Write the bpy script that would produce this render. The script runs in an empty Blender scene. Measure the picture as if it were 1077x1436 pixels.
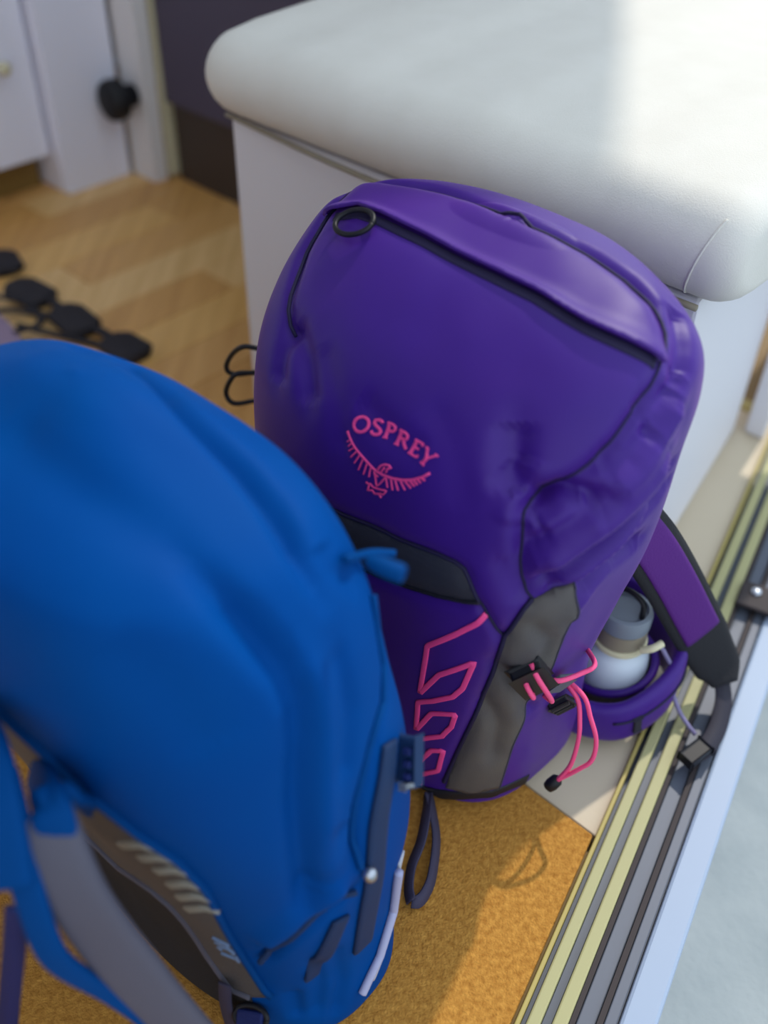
import bpy, bmesh, math, random
import numpy as np
from mathutils import Vector, Matrix, noise
from mathutils.geometry import delaunay_2d_cdt
random.seed(7)
SC = bpy.context.scene; COL = SC.collection

# ---------------------------------------------------------------- camera, sky, sun, exposure
cam_d = bpy.data.cameras.new('camera'); cam = bpy.data.objects.new('camera', cam_d); COL.objects.link(cam)
cam_d.sensor_fit = 'VERTICAL'; cam_d.sensor_height = 36.0; cam_d.lens = 36.0*1396/1436
PITCH, ROLL = math.radians(41.4), math.radians(1.4)
fw = Vector((0, math.cos(PITCH), -math.sin(PITCH))); up0 = Vector((0, math.sin(PITCH), math.cos(PITCH))); r0 = Vector((1, 0, 0))
rt = r0*math.cos(ROLL) + up0*math.sin(ROLL); up = -r0*math.sin(ROLL) + up0*math.cos(ROLL)
M = Matrix((rt, up, -fw)).transposed().to_4x4(); M.translation = Vector((0, 0, .80)); cam.matrix_world = M
cam_d.clip_start = .02; cam_d.clip_end = 200
cam_d.dof.use_dof = True; cam_d.dof.focus_distance = .80; cam_d.dof.aperture_fstop = 2.4
SC.camera = cam

world = bpy.data.worlds.new('world'); SC.world = world; world.use_nodes = True
wn = world.node_tree.nodes; bg = wn['Background']
bg.inputs[0].default_value = (.74, .87, 1.0, 1); bg.inputs[1].default_value = 1.45
sun_d = bpy.data.lights.new('sun', 'SUN'); sun = bpy.data.objects.new('sun', sun_d); COL.objects.link(sun)
sun_d.energy = 2.4; sun_d.angle = math.radians(1.2); sun_d.color = (1.0, .93, .82)
SAZ, SEL = math.radians(56.5), math.radians(49)
sun.rotation_euler = Vector((math.cos(SEL)*math.cos(SAZ), math.cos(SEL)*math.sin(SAZ), math.sin(SEL))).to_track_quat('Z', 'Y').to_euler()
SC.view_settings.view_transform = 'Standard'; SC.view_settings.look = 'None'
SC.view_settings.gamma = 1.0; SC.view_settings.use_curve_mapping = False; SC.view_settings.exposure = 0.0

# ---------------------------------------------------------------- traced seam and patch lines, in each pack's own (section, girth) coordinates or room metres
TR = {
 'seam_top': [(6.783,0.6078),(6.898,0.6152),(7.009,0.6232),(7.147,0.629),(7.283,0.6359),(7.406,0.6406),(7.53,0.646),(7.654,0.6521),(7.778,0.6587),(7.901,0.6662),(8.086,0.6704),(8.275,0.6751),(8.465,0.6813),(8.644,0.6903),(8.827,0.6954),(8.979,0.7049),(9.049,0.7204),(8.953,0.7431),(8.991,0.7542),(9.103,0.7611),(9.299,0.7649),(9.53,0.7658),(9.769,0.7632),(9.962,0.7629),(10.119,0.7646),(10.237,0.7684),(10.337,0.7739),(10.468,0.7769),(10.595,0.7812),(10.725,0.7871),(10.871,0.795),(11.112,0.7961),(11.347,0.7912),(11.526,0.7965),(11.724,0.7898),(11.892,0.793),(12.0,1.1431),(11.866,1.2392),(11.729,1.2402),(11.597,1.237),(11.468,1.2327),(11.326,1.2344),(11.188,1.2336),(11.053,1.2314),(10.843,1.2332),(10.658,1.2374),(10.513,1.2428),(10.375,1.2467),(10.239,1.2492),(10.096,1.2505),(9.935,1.2501),(9.75,1.2514),(9.556,1.2514),(9.365,1.2503),(9.185,1.2485),(9.004,1.2511),(8.844,1.2532),(8.696,1.255),(8.559,1.2629),(8.419,1.2695),(8.275,1.2748)],
 'seam_right': [(8.275,0.2748),(8.17,0.2805),(8.058,0.2853),(7.939,0.2892),(7.826,0.2943),(7.709,0.2986),(7.59,0.3025),(7.469,0.3059),(7.365,0.3094),(7.262,0.3126),(7.16,0.3157),(7.059,0.3187),(6.963,0.3228),(6.864,0.3268),(6.763,0.3306),(6.695,0.3346),(6.625,0.3385),(6.555,0.3423),(6.483,0.3461),(6.413,0.3504),(6.343,0.3547),(6.271,0.3589),(6.2,0.3632),(6.066,0.367),(5.966,0.3659),(5.871,0.3648),(5.78,0.3638),(5.675,0.3627),(5.571,0.3617),(5.486,0.3599),(5.399,0.3581),(5.258,0.3525),(5.184,0.3464)],
 'flap': [(8.534,0.6941),(8.789,0.6804),(8.989,0.672),(9.179,0.6665),(9.371,0.6633),(9.493,0.6467),(9.592,0.63),(9.631,0.616),(9.66,0.6018),(9.68,0.5875),(9.693,0.5731),(9.699,0.5587),(9.687,0.5446),(9.671,0.5306),(9.654,0.517),(9.635,0.5037),(9.616,0.4908),(9.596,0.4781),(9.575,0.4657),(9.558,0.4528),(9.538,0.4403),(9.516,0.4281),(9.489,0.4163),(9.459,0.4049),(9.425,0.394),(9.387,0.3836),(9.313,0.3736),(9.239,0.3644),(9.164,0.3557),(9.089,0.3476),(9.014,0.3401),(8.939,0.333),(8.877,0.3256),(8.813,0.3186),(8.744,0.312),(8.672,0.3056),(8.594,0.2994),(8.516,0.2943),(8.432,0.2891),(8.343,0.2837),(8.246,0.278),(8.365,0.2737),(8.48,0.2686),(8.592,0.2627),(8.702,0.2558),(8.847,0.2543),(9.004,0.2524),(9.18,0.2501),(9.418,0.2527),(9.67,0.2541),(9.917,0.2534),(10.079,0.2542),(10.223,0.2535),(10.36,0.2515),(10.498,0.2483),(10.644,0.2437),(10.827,0.2413),(11.042,0.2411),(11.172,0.2453),(11.306,0.2492),(11.445,0.2527),(11.565,0.2627),(11.688,0.2766),(11.806,0.3033),(11.894,0.4009),(11.887,0.6111),(11.797,0.7258),(11.64,0.752),(11.471,0.7567),(11.283,0.7639),(11.056,0.7747),(10.828,0.7742),(10.673,0.7703),(10.535,0.7674),(10.399,0.7655),(10.3,0.7599),(10.188,0.7556),(10.055,0.753),(9.883,0.7525),(9.687,0.7535),(9.494,0.7512),(9.211,0.7543),(8.991,0.7528),(8.953,0.7403),(9.059,0.7145),(8.93,0.7025),(8.746,0.696)],
 'flap_edge': [(8.534,0.6941),(8.789,0.6804),(8.989,0.672),(9.179,0.6665),(9.371,0.6633),(9.493,0.6467),(9.592,0.63),(9.631,0.616),(9.66,0.6018),(9.68,0.5875),(9.693,0.5731),(9.699,0.5587),(9.687,0.5446),(9.671,0.5306),(9.654,0.517),(9.635,0.5037),(9.616,0.4908),(9.596,0.4781),(9.575,0.4657),(9.558,0.4528),(9.538,0.4403),(9.516,0.4281),(9.489,0.4163),(9.459,0.4049),(9.425,0.394),(9.387,0.3836),(9.313,0.3736),(9.239,0.3644),(9.164,0.3557),(9.089,0.3476),(9.014,0.3401),(8.939,0.333),(8.877,0.3256),(8.813,0.3186),(8.744,0.312),(8.672,0.3056),(8.594,0.2994),(8.516,0.2943),(8.432,0.2891),(8.343,0.2837),(8.246,0.278)],
 'zip': [(8.845,0.6688),(9.063,0.6585),(9.28,0.6511),(9.388,0.635),(9.48,0.6189),(9.511,0.6051),(9.533,0.5913),(9.548,0.5775),(9.556,0.5636),(9.559,0.55),(9.547,0.5365),(9.531,0.5234),(9.514,0.5105),(9.497,0.4979),(9.479,0.4856),(9.461,0.4736),(9.441,0.4618),(9.426,0.4495),(9.407,0.4375),(9.386,0.4259),(9.362,0.4146),(9.334,0.4038),(9.302,0.3933),(9.268,0.3832),(9.2,0.3737),(9.132,0.3647),(9.064,0.3563),(8.995,0.3485),(8.926,0.3411),(8.856,0.3343),(8.798,0.327),(8.737,0.3202),(8.672,0.3136),(8.602,0.3073),(8.527,0.3011),(8.446,0.2952),(8.357,0.2892),(8.259,0.2829)],
 'ring': [(9.022,0.6303)],
 'ring_x': [(8.771,0.6552),(9.24,0.6087)],
 'band': [(5.138,0.5472),(5.15,0.5362),(5.159,0.5256),(5.168,0.5151),(5.191,0.5059),(5.213,0.4968),(5.235,0.4879),(5.249,0.4798),(5.263,0.4719),(5.276,0.4641),(5.288,0.4564),(5.31,0.4485),(5.329,0.4407),(5.347,0.4332),(5.363,0.4259),(5.37,0.417),(5.374,0.4083),(5.351,0.4005),(5.263,0.3952),(5.169,0.3898),(5.057,0.384),(5.017,0.3914),(4.969,0.399),(4.941,0.4062),(4.909,0.4135),(4.872,0.4212),(4.839,0.43),(4.801,0.4392),(4.76,0.4487),(4.722,0.4588),(4.681,0.4692),(4.638,0.48),(4.619,0.4885),(4.6,0.4971),(4.581,0.5059),(4.561,0.5148),(4.541,0.5239),(4.636,0.5271),(4.729,0.5304),(4.818,0.5336),(4.904,0.537),(4.986,0.5404),(5.064,0.5438)],
 'band_top': [(5.138,0.5472),(5.15,0.5362),(5.159,0.5256),(5.168,0.5151),(5.191,0.5059),(5.213,0.4968),(5.235,0.4879),(5.249,0.4798),(5.263,0.4719),(5.276,0.4641),(5.288,0.4564),(5.31,0.4485),(5.329,0.4407),(5.347,0.4332),(5.363,0.4259),(5.37,0.417),(5.374,0.4083),(5.351,0.4005),(5.263,0.3952),(5.169,0.3898),(5.057,0.384)],
 'band_low': [(4.541,0.5239),(4.561,0.5148),(4.581,0.5059),(4.6,0.4971),(4.619,0.4885),(4.638,0.48),(4.681,0.4692),(4.722,0.4588),(4.76,0.4487),(4.801,0.4392),(4.839,0.43),(4.872,0.4212),(4.909,0.4135),(4.941,0.4062),(4.969,0.399),(5.017,0.3914),(5.057,0.384)],
 'pocket_seam': [(5.057,0.384),(4.957,0.3778),(4.847,0.3715),(4.731,0.3656),(4.601,0.3595)],
 'side_seam': [(5.184,0.3464),(5.097,0.3516),(4.988,0.3537),(4.869,0.3557),(4.74,0.3576),(4.601,0.3595),(4.456,0.3596),(4.304,0.3597),(4.147,0.36),(3.99,0.3603),(3.821,0.3613),(3.637,0.3622),(3.449,0.3634),(3.266,0.3648),(3.096,0.3668),(2.936,0.37),(2.798,0.3737),(2.669,0.3778),(2.54,0.3822),(2.407,0.3867),(2.256,0.3915),(2.063,0.3968)],
 'mesh': [(5.295,0.3162),(5.174,0.3143),(5.038,0.312),(4.908,0.312),(4.763,0.3117),(4.602,0.3109),(4.425,0.3096),(4.237,0.3082),(4.046,0.3069),(3.844,0.3076),(3.614,0.3078),(3.465,0.3097),(3.323,0.312),(3.193,0.3148),(3.042,0.3161),(2.914,0.3182),(2.804,0.3207),(2.701,0.3235),(2.584,0.3254),(2.464,0.3274),(2.336,0.3296),(2.206,0.3319),(2.034,0.3342),(2.036,0.3453),(2.004,0.3558),(1.936,0.3663),(1.967,0.3802),(1.948,0.3946),(2.209,0.39),(2.386,0.3859),(2.54,0.3822),(2.669,0.3778),(2.798,0.3737),(2.936,0.37),(3.096,0.3668),(3.266,0.3648),(3.449,0.3634),(3.637,0.3622),(3.821,0.3613),(3.99,0.3603),(4.147,0.36),(4.304,0.3597),(4.456,0.3596),(4.601,0.3595),(4.74,0.3576),(4.869,0.3557),(4.988,0.3537),(5.097,0.3516),(5.176,0.3462),(5.221,0.3388),(5.254,0.3311),(5.28,0.3239)],
 'mesh_edge': [(5.295,0.3162),(5.174,0.3143),(5.038,0.312),(4.908,0.312),(4.763,0.3117),(4.602,0.3109),(4.425,0.3096),(4.237,0.3082),(4.046,0.3069),(3.844,0.3076),(3.614,0.3078),(3.465,0.3097),(3.323,0.312),(3.193,0.3148),(3.042,0.3161),(2.914,0.3182),(2.804,0.3207),(2.701,0.3235),(2.584,0.3254),(2.464,0.3274),(2.336,0.3296),(2.206,0.3319),(2.034,0.3342)],
 'mesh_top': [(5.295,0.3162),(5.28,0.3239),(5.254,0.3311),(5.221,0.3388),(5.176,0.3462)],
 'pfold0': [(5.709,0.3603),(5.768,0.3561),(5.827,0.3518),(5.884,0.3475),(5.941,0.3432),(5.998,0.3389),(6.049,0.3346),(6.099,0.3301),(6.148,0.3256),(6.194,0.3209),(6.238,0.316)],
 'pfold1': [(5.295,0.3541),(5.345,0.3494),(5.391,0.3447),(5.432,0.3399),(5.484,0.336),(5.533,0.3319),(5.579,0.3278),(5.623,0.3235),(5.664,0.3191),(5.703,0.3145),(5.738,0.3096),(5.771,0.3045),(5.807,0.2987),(5.839,0.2926),(5.866,0.286),(5.887,0.2787),(5.902,0.2708),(5.91,0.2621),(5.912,0.2528),(5.966,0.2464),(6.023,0.24),(6.072,0.2327)],
 'pfold2': [(5.184,0.3449),(5.234,0.3396),(5.278,0.3341),(5.315,0.3285),(5.346,0.3225),(5.37,0.3161),(5.41,0.3114),(5.445,0.3064),(5.477,0.301),(5.504,0.2953),(5.526,0.2891),(5.564,0.2841),(5.599,0.2789),(5.632,0.2733),(5.662,0.2675),(5.691,0.2614),(5.718,0.255),(5.744,0.2485),(5.774,0.2418),(5.801,0.2347),(5.806,0.2251)],
 'pfold3': [(5.213,0.3124),(5.25,0.3071),(5.282,0.3013),(5.308,0.295),(5.327,0.2882),(5.34,0.2808),(5.347,0.2727),(5.346,0.2636),(5.34,0.254),(5.331,0.2439)],
 'pfold4': [(6.226,0.3636),(6.286,0.3588),(6.344,0.354),(6.401,0.3491),(6.397,0.3425),(6.386,0.3356),(6.366,0.3285),(6.248,0.3162)],
 'pfold5': [(7.223,0.39),(7.114,0.3883),(7.006,0.3868),(6.896,0.3853),(6.785,0.3837),(6.674,0.3821),(6.559,0.3802),(6.447,0.3783),(6.336,0.3765),(6.229,0.3747)],
 'pfold6': [(7.015,0.61),(6.936,0.6021),(6.852,0.5947),(6.766,0.5877),(6.677,0.581),(6.56,0.5756),(6.444,0.5707),(6.329,0.5662),(6.216,0.5623),(6.105,0.5589)],
 'pfold7': [(6.982,0.6133),(6.845,0.611),(6.707,0.609),(6.567,0.6075),(6.428,0.6065),(6.306,0.6035),(6.186,0.6012),(6.067,0.5997)],
 'pfold8': [(8.734,0.2129),(8.679,0.2248),(8.585,0.2329),(8.474,0.2389),(8.353,0.2436),(8.245,0.2495),(8.129,0.2544),(8.003,0.2581),(7.862,0.2606)],
 'pfold9': [(7.398,0.3026),(7.488,0.2962),(7.571,0.2893),(7.645,0.2816),(7.732,0.2761),(7.812,0.2699),(7.882,0.2628),(7.941,0.2548)],
 'pfold10': [(6.756,0.3255),(6.795,0.3192),(6.826,0.3126),(6.848,0.3055),(6.934,0.3008),(7.015,0.2957),(7.092,0.2902),(7.167,0.2843)],
 'pfold11': [(6.559,0.5166),(6.526,0.5095),(6.492,0.5026),(6.459,0.4957),(6.426,0.4889),(6.393,0.4822),(6.361,0.4757),(6.328,0.4692),(6.334,0.4605),(6.338,0.452),(6.339,0.4436)],
 'pfold12': [(6.115,0.3549),(6.194,0.3592),(6.272,0.3635),(6.35,0.3678),(6.42,0.3737),(6.488,0.3797),(6.554,0.3858),(6.617,0.3919)],
 'pfold13': [(5.597,0.3764),(5.515,0.3728),(5.431,0.369),(5.345,0.3653),(5.244,0.3606),(5.133,0.3557)],
 'pfold14': [(4.238,0.3634),(4.163,0.3567),(4.075,0.3498),(3.971,0.3424),(3.837,0.3342),(3.577,0.3262),(3.287,0.3167),(3.02,0.307)],
 'pfold15': [(3.548,0.3613),(3.356,0.355),(3.162,0.3485),(2.976,0.3419),(2.84,0.3423),(2.719,0.3431),(2.602,0.344),(2.484,0.345)],
 'pfold16': [(4.964,0.347),(4.861,0.3401),(4.735,0.3324),(4.573,0.3233),(4.376,0.3221),(4.168,0.3208)],
 'pfold17': [(7.014,0.5709),(6.915,0.5642),(6.813,0.5578),(6.71,0.5516),(6.607,0.5458),(6.503,0.5402),(6.401,0.5351),(6.292,0.5313),(6.185,0.5278),(6.082,0.5247),(5.981,0.522),(5.886,0.5196),(5.793,0.5174)],
 'pfold18': [(7.044,0.4593),(6.969,0.4537),(6.893,0.4483),(6.816,0.443),(6.738,0.4377),(6.659,0.4326),(6.581,0.4276),(6.502,0.4228),(6.393,0.4198),(6.286,0.4169),(6.182,0.4142),(6.081,0.4116),(5.983,0.4092),(5.891,0.4069)],
 'pfold19': [(5.518,0.3497),(5.57,0.3447),(5.618,0.3396),(5.662,0.3344),(5.702,0.329),(5.76,0.3249),(5.817,0.3206),(5.873,0.3162),(5.928,0.3117),(5.983,0.307),(6.043,0.3022),(6.102,0.2972),(6.16,0.2919),(6.216,0.2864),(6.269,0.2804),(6.349,0.2759),(6.429,0.2711),(6.509,0.2661),(6.588,0.2607)],
 'pfold20': [(5.327,0.3376),(5.371,0.3332),(5.412,0.3287),(5.448,0.3241),(5.481,0.3192),(5.51,0.314),(5.534,0.3085),(5.58,0.3034),(5.623,0.2979),(5.662,0.292),(5.697,0.2857),(5.728,0.2789),(5.762,0.2727),(5.793,0.2662),(5.822,0.2593),(5.849,0.252),(5.875,0.2446)],
 'pfold21': [(5.914,0.352),(5.979,0.3466),(6.044,0.3412),(6.106,0.3357),(6.126,0.3295),(6.138,0.3229),(6.143,0.3159)],
 'pfold22': [(6.348,0.3142),(6.417,0.3099),(6.485,0.3054),(6.551,0.3006),(6.615,0.2956),(6.717,0.2923),(6.818,0.2888),(6.915,0.2849),(7.007,0.2806),(7.096,0.2759),(7.217,0.2711),(7.336,0.2657),(7.451,0.2596)],
 'pfold23': [(8.684,0.2729),(8.797,0.2629),(8.903,0.2514),(9.002,0.2382)],
 'pfold24': [(6.801,0.377),(6.68,0.3761),(6.56,0.3751),(6.442,0.3742),(6.327,0.3733),(6.217,0.3721),(6.112,0.371),(6.01,0.37),(5.914,0.3691)],
 'pfold25': [(5.979,0.36),(6.043,0.3554),(6.107,0.3508),(6.17,0.3463),(6.217,0.3406),(6.26,0.3349),(6.299,0.3289)],
 'pfold26': [(6.992,0.2922),(7.096,0.288),(7.201,0.2836),(7.306,0.2789),(7.445,0.2753),(7.581,0.271),(7.71,0.2657)],
 'pfold27': [(4.876,0.3176),(4.958,0.3145),(5.033,0.3112),(5.101,0.3076),(5.163,0.3039),(5.22,0.3),(5.261,0.2939),(5.295,0.2874),(5.324,0.2803),(5.347,0.2727)],
 'base_edge': [(1.354,0.45),(1.354,0.4389),(1.354,0.4278),(1.354,0.4181),(1.519,0.4058),(1.691,0.3937),(1.776,0.3824),(1.854,0.3722),(1.894,0.3623),(1.902,0.3523),(1.873,0.342),(1.919,0.3315),(1.923,0.3202),(1.878,0.3077),(1.759,0.2933)],
 'pink0': [(4.935,0.3775),(4.793,0.3824),(4.651,0.39),(4.491,0.398),(4.363,0.405),(4.226,0.4124),(4.082,0.4203),(3.912,0.4208),(3.731,0.4214),(3.54,0.422),(3.35,0.4229),(3.169,0.4241),(3.341,0.4174),(3.519,0.4114),(3.695,0.4059),(3.832,0.3981),(3.956,0.3908),(4.068,0.3838),(4.173,0.3773),(4.009,0.3788),(3.839,0.3804),(3.654,0.3821),(3.418,0.3896),(3.29,0.3992),(3.158,0.4096),(2.998,0.4264),(2.865,0.4271),(2.745,0.4279),(2.63,0.4288),(2.782,0.4193),(2.943,0.4106),(3.034,0.3972),(3.114,0.3848),(2.89,0.3882),(2.708,0.3985),(2.621,0.4127),(2.519,0.4283),(2.351,0.4295),(2.149,0.4311),(2.329,0.4206),(2.474,0.4109),(2.536,0.3969),(2.395,0.3999),(2.237,0.4031),(2.121,0.4156),(1.945,0.4294),(1.371,0.4272)],
 'letters': [('O',[([(6.365,0.5077),(6.373,0.5052),(6.365,0.5029),(6.341,0.5011),(6.307,0.5002),(6.266,0.5002),(6.226,0.5012),(6.192,0.503),(6.17,0.5053),(6.162,0.5078),(6.17,0.5101),(6.192,0.5118),(6.226,0.5127),(6.267,0.5126),(6.307,0.5117),(6.342,0.5099),(6.365,0.5077)],1)]),('S',[([(6.421,0.4898),(6.442,0.4911),(6.438,0.4939),(6.405,0.4966),(6.367,0.4968),(6.345,0.4944),(6.332,0.4912),(6.311,0.4889),(6.267,0.4893),(6.236,0.4922),(6.231,0.4949),(6.258,0.4965)],1)]),('P',[([(6.474,0.484),(6.265,0.4836)],1.1),([(6.258,0.4854),(6.272,0.4817)],0.6),([(6.468,0.4855),(6.486,0.4807),(6.471,0.4778),(6.434,0.4775),(6.39,0.4791),(6.364,0.4837)],0.9)]),('R',[([(6.47,0.4713),(6.259,0.4728)],1.1),([(6.256,0.4747),(6.262,0.4708)],0.6),([(6.468,0.473),(6.475,0.4674),(6.453,0.4652),(6.406,0.4654),(6.374,0.4674),(6.359,0.472)],0.9),([(6.368,0.4685),(6.305,0.4664),(6.267,0.4638)],1)]),('E',[([(6.454,0.4566),(6.245,0.4594)],1.1),([(6.455,0.4582),(6.449,0.4508),(6.42,0.4511)],0.7),([(6.353,0.4579),(6.35,0.4535)],0.7),([(6.246,0.461),(6.242,0.4533),(6.275,0.4526)],0.7)]),('Y',[([(6.311,0.4441),(6.216,0.4463)],1.1),([(6.222,0.4481),(6.21,0.4445)],0.6),([(6.433,0.4465),(6.307,0.4442)],1),([(6.399,0.4374),(6.307,0.4442)],0.7),([(6.437,0.4478),(6.427,0.4449)],0.6),([(6.405,0.439),(6.394,0.4361)],0.6)])],
 'bird': [([(6.093,0.5173),(6.056,0.5153),(6.017,0.5127),(5.978,0.5095),(5.951,0.5057),(5.911,0.4985),(5.87,0.4901),(5.848,0.4846),(5.852,0.4769),(5.876,0.4683),(5.923,0.4589),(5.989,0.4502),(6.073,0.4432),(6.157,0.4383)],1.0),([(6.013,0.5133),(5.964,0.5156)],0.62),([(5.976,0.5112),(5.926,0.5138)],0.62),([(5.943,0.5083),(5.882,0.5123)],0.62),([(5.926,0.5048),(5.834,0.5095)],0.62),([(5.908,0.5012),(5.798,0.5054)],0.62),([(5.89,0.4976),(5.751,0.5009)],0.62),([(5.87,0.4934),(5.736,0.4957)],0.62),([(5.854,0.4893),(5.746,0.4902)],0.62),([(5.852,0.4743),(5.754,0.4717)],0.62),([(5.871,0.4695),(5.762,0.4667)],0.62),([(5.888,0.4659),(5.793,0.4616)],0.62),([(5.91,0.4612),(5.838,0.4554)],0.62),([(5.933,0.4572),(5.893,0.4506)],0.62),([(5.965,0.4534),(5.933,0.4479)],0.62),([(5.991,0.4502),(5.964,0.4457)],0.62),([(6.021,0.4471),(6.005,0.4433)],0.62),([(6.058,0.4442),(6.052,0.4406)],0.62),([(5.867,0.4829),(5.937,0.4805),(5.972,0.4771),(5.993,0.4734),(5.974,0.4708),(5.947,0.4742),(5.896,0.4749)],0.8),([(5.878,0.4791),(5.941,0.4767)],0.7),([(5.833,0.4858),(5.774,0.4838),(5.704,0.4825)],0.6),([(5.837,0.4748),(5.749,0.479),(5.698,0.4821)],0.7),([(5.81,0.4849),(5.804,0.4815)],0.5),([(5.675,0.4925),(5.668,0.4893),(5.602,0.4904),(5.633,0.4855),(5.606,0.4837),(5.638,0.4792),(5.609,0.4769)],0.7),([(5.684,0.489),(5.666,0.4849),(5.685,0.4791),(5.713,0.4726),(5.656,0.4749),(5.645,0.4788)],0.7)],
 'lock': [(0.1154,0.4783,0.211)],
 'lock_ax': [(0.1077,0.4745,0.2233),(0.1294,0.4919,0.1782)],
 'buckle_a': [(0.1303,0.4918,0.1922),(0.1557,0.5191,0.1623)],
 'ladder': [(0.1386,0.5084,0.1531),(0.1697,0.5435,0.0948)],
 'cord_lock1': [(0.1114,0.4794,0.2315),(0.116,0.4723,0.2246),(0.1269,0.4748,0.2023),(0.1358,0.4916,0.1721),(0.1323,0.5037,0.1635)],
 'cord_lock2': [(0.1066,0.4803,0.2171),(0.1105,0.4726,0.2115),(0.1161,0.4727,0.2001),(0.117,0.4858,0.1903)],
 'cord_up': [(0.1335,0.4931,0.196),(0.1411,0.4941,0.1952),(0.157,0.5041,0.1916),(0.1706,0.5163,0.1883),(0.1713,0.5506,0.1695)],
 'cord_a': [(0.1487,0.5541,0.1311),(0.1535,0.5462,0.1342),(0.1609,0.534,0.1355),(0.1674,0.5257,0.1291),(0.1694,0.5166,0.1158),(0.1706,0.5115,0.0948),(0.1683,0.509,0.0617),(0.1601,0.5088,0.0388)],
 'cord_b': [(0.1484,0.5528,0.1327),(0.1575,0.5427,0.1378),(0.1715,0.5266,0.1347),(0.178,0.5171,0.1194),(0.185,0.5093,0.0984),(0.1843,0.5051,0.0755),(0.1749,0.5054,0.0608),(0.1601,0.5088,0.0388)],
 'cord_end': [(0.1615,0.5106,0.0394),(0.1545,0.5093,0.0288)],
 'loop1': [(-0.1258,0.8265,0.2783),(-0.1385,0.8244,0.2817),(-0.1515,0.8361,0.2675),(-0.1613,0.845,0.2482),(-0.1606,0.8443,0.2394),(-0.152,0.8433,0.2368),(-0.1328,0.8328,0.2469)],
 'loop2': [(-0.1313,0.8314,0.2471),(-0.1468,0.8184,0.2543),(-0.1554,0.8195,0.2442),(-0.1611,0.8246,0.2278),(-0.1578,0.8216,0.2195),(-0.1501,0.8215,0.2164),(-0.1356,0.8353,0.2106)],
 'webbing_a': [(0.0459,0.5085,0.014),(0.0496,0.4907,0.01),(0.0524,0.4659,0.007),(0.048,0.4323,0.007),(0.0423,0.4167,0.007),(0.0362,0.4085,0.008),(0.0308,0.4079,0.009)],
 'webbing_b': [(0.0474,0.5111,0.01),(0.0442,0.4845,0.014),(0.0397,0.4618,0.011),(0.0316,0.4398,0.008),(0.0291,0.4203,0.008),(0.0308,0.4079,0.009)],
 'strap_r': [(0.2051,0.628,0.245),(0.2338,0.6332,0.208),(0.2638,0.6398,0.16),(0.2927,0.6439,0.11),(0.3186,0.6466,0.065),(0.3351,0.6418,0.038),(0.3411,0.6304,0.028)],
 'strap_web': [(0.3387,0.6348,0.028),(0.3381,0.6162,0.018),(0.3278,0.5905,0.012),(0.3115,0.5669,0.012),(0.2974,0.5585,0.012)],
 'strap_clip': [(0.3108,0.5672,0.015),(0.2872,0.5496,0.013)],
 'hose': [(0.2626,0.624,0.09),(0.2656,0.6223,0.087),(0.2672,0.6215,0.085),(0.2802,0.6201,0.06),(0.2846,0.616,0.035),(0.2916,0.6037,0.02),(0.2994,0.593,0.012),(0.3068,0.5859,0.006)],
 'belt': [(0.1865,0.5623,0.05),(0.2114,0.5691,0.045),(0.2357,0.5756,0.045),(0.2589,0.5929,0.045),(0.2732,0.6193,0.05),(0.2691,0.6335,0.07),(0.2517,0.638,0.09)],
 'bottle_cap': [(0.23,0.6433,0.1211)],
 'bottle_low': [(0.2253,0.6476,0.0411)],
 'b_groove': [(9.002,0.8594),(9.189,0.8749),(9.193,0.8907),(9.117,0.9046),(8.974,0.9157),(8.787,0.9247),(8.569,0.9318),(8.773,0.9514),(8.875,0.9703),(8.933,0.9885),(8.973,1.0064),(9.0,1.0239),(9.116,1.051),(9.172,1.0749),(9.187,1.0948),(9.175,1.1109),(9.144,1.1239),(9.098,1.1343),(9.04,1.1426),(8.959,1.1501),(8.869,1.1558),(8.775,1.16),(8.676,1.1632),(8.574,1.1656),(8.491,1.1693),(8.404,1.1723),(8.313,1.1749),(8.219,1.1771),(8.121,1.1792),(8.017,1.1832),(7.904,1.187),(7.78,1.1908),(7.643,1.1946),(7.508,1.1986),(7.366,1.2021),(7.223,1.2049),(7.085,1.207),(6.951,1.2083),(6.823,1.209),(6.696,1.2095)],
 'b_fold': [(9.247,0.5427),(9.236,0.5234),(9.222,0.5049),(9.207,0.4871),(9.189,0.4701),(9.169,0.4541),(9.145,0.439),(9.13,0.4245),(9.112,0.411),(9.089,0.3983),(9.061,0.3866),(9.028,0.3757),(8.99,0.3658),(8.959,0.3548),(8.923,0.3448),(8.881,0.3355),(8.835,0.3269),(8.784,0.319),(8.725,0.312),(8.662,0.3053),(8.595,0.2991),(8.525,0.2933),(8.45,0.2878),(8.372,0.2827),(8.291,0.2797),(8.207,0.2769),(8.118,0.2745),(8.025,0.2723),(7.924,0.2705),(7.811,0.2691),(7.687,0.2681),(7.543,0.2677),(7.395,0.2674),(7.252,0.267),(7.118,0.2663),(6.997,0.2653),(6.884,0.2641),(6.773,0.2629),(6.664,0.2617),(6.556,0.2603),(6.449,0.2589),(6.342,0.2575),(6.24,0.2572),(6.136,0.2569),(6.033,0.2566),(5.928,0.2562),(5.829,0.2579),(5.731,0.2595),(5.633,0.261),(5.534,0.2624),(5.447,0.2647),(5.358,0.2669),(5.267,0.2692),(5.172,0.2714),(5.074,0.2737),(4.971,0.2761),(4.856,0.2782),(4.737,0.2803),(4.612,0.2826),(4.481,0.2849),(4.346,0.2872),(4.205,0.2894),(4.074,0.2913),(3.941,0.293),(3.802,0.2948),(3.657,0.2966),(3.507,0.2983),(3.353,0.3),(3.197,0.3013)],
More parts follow.
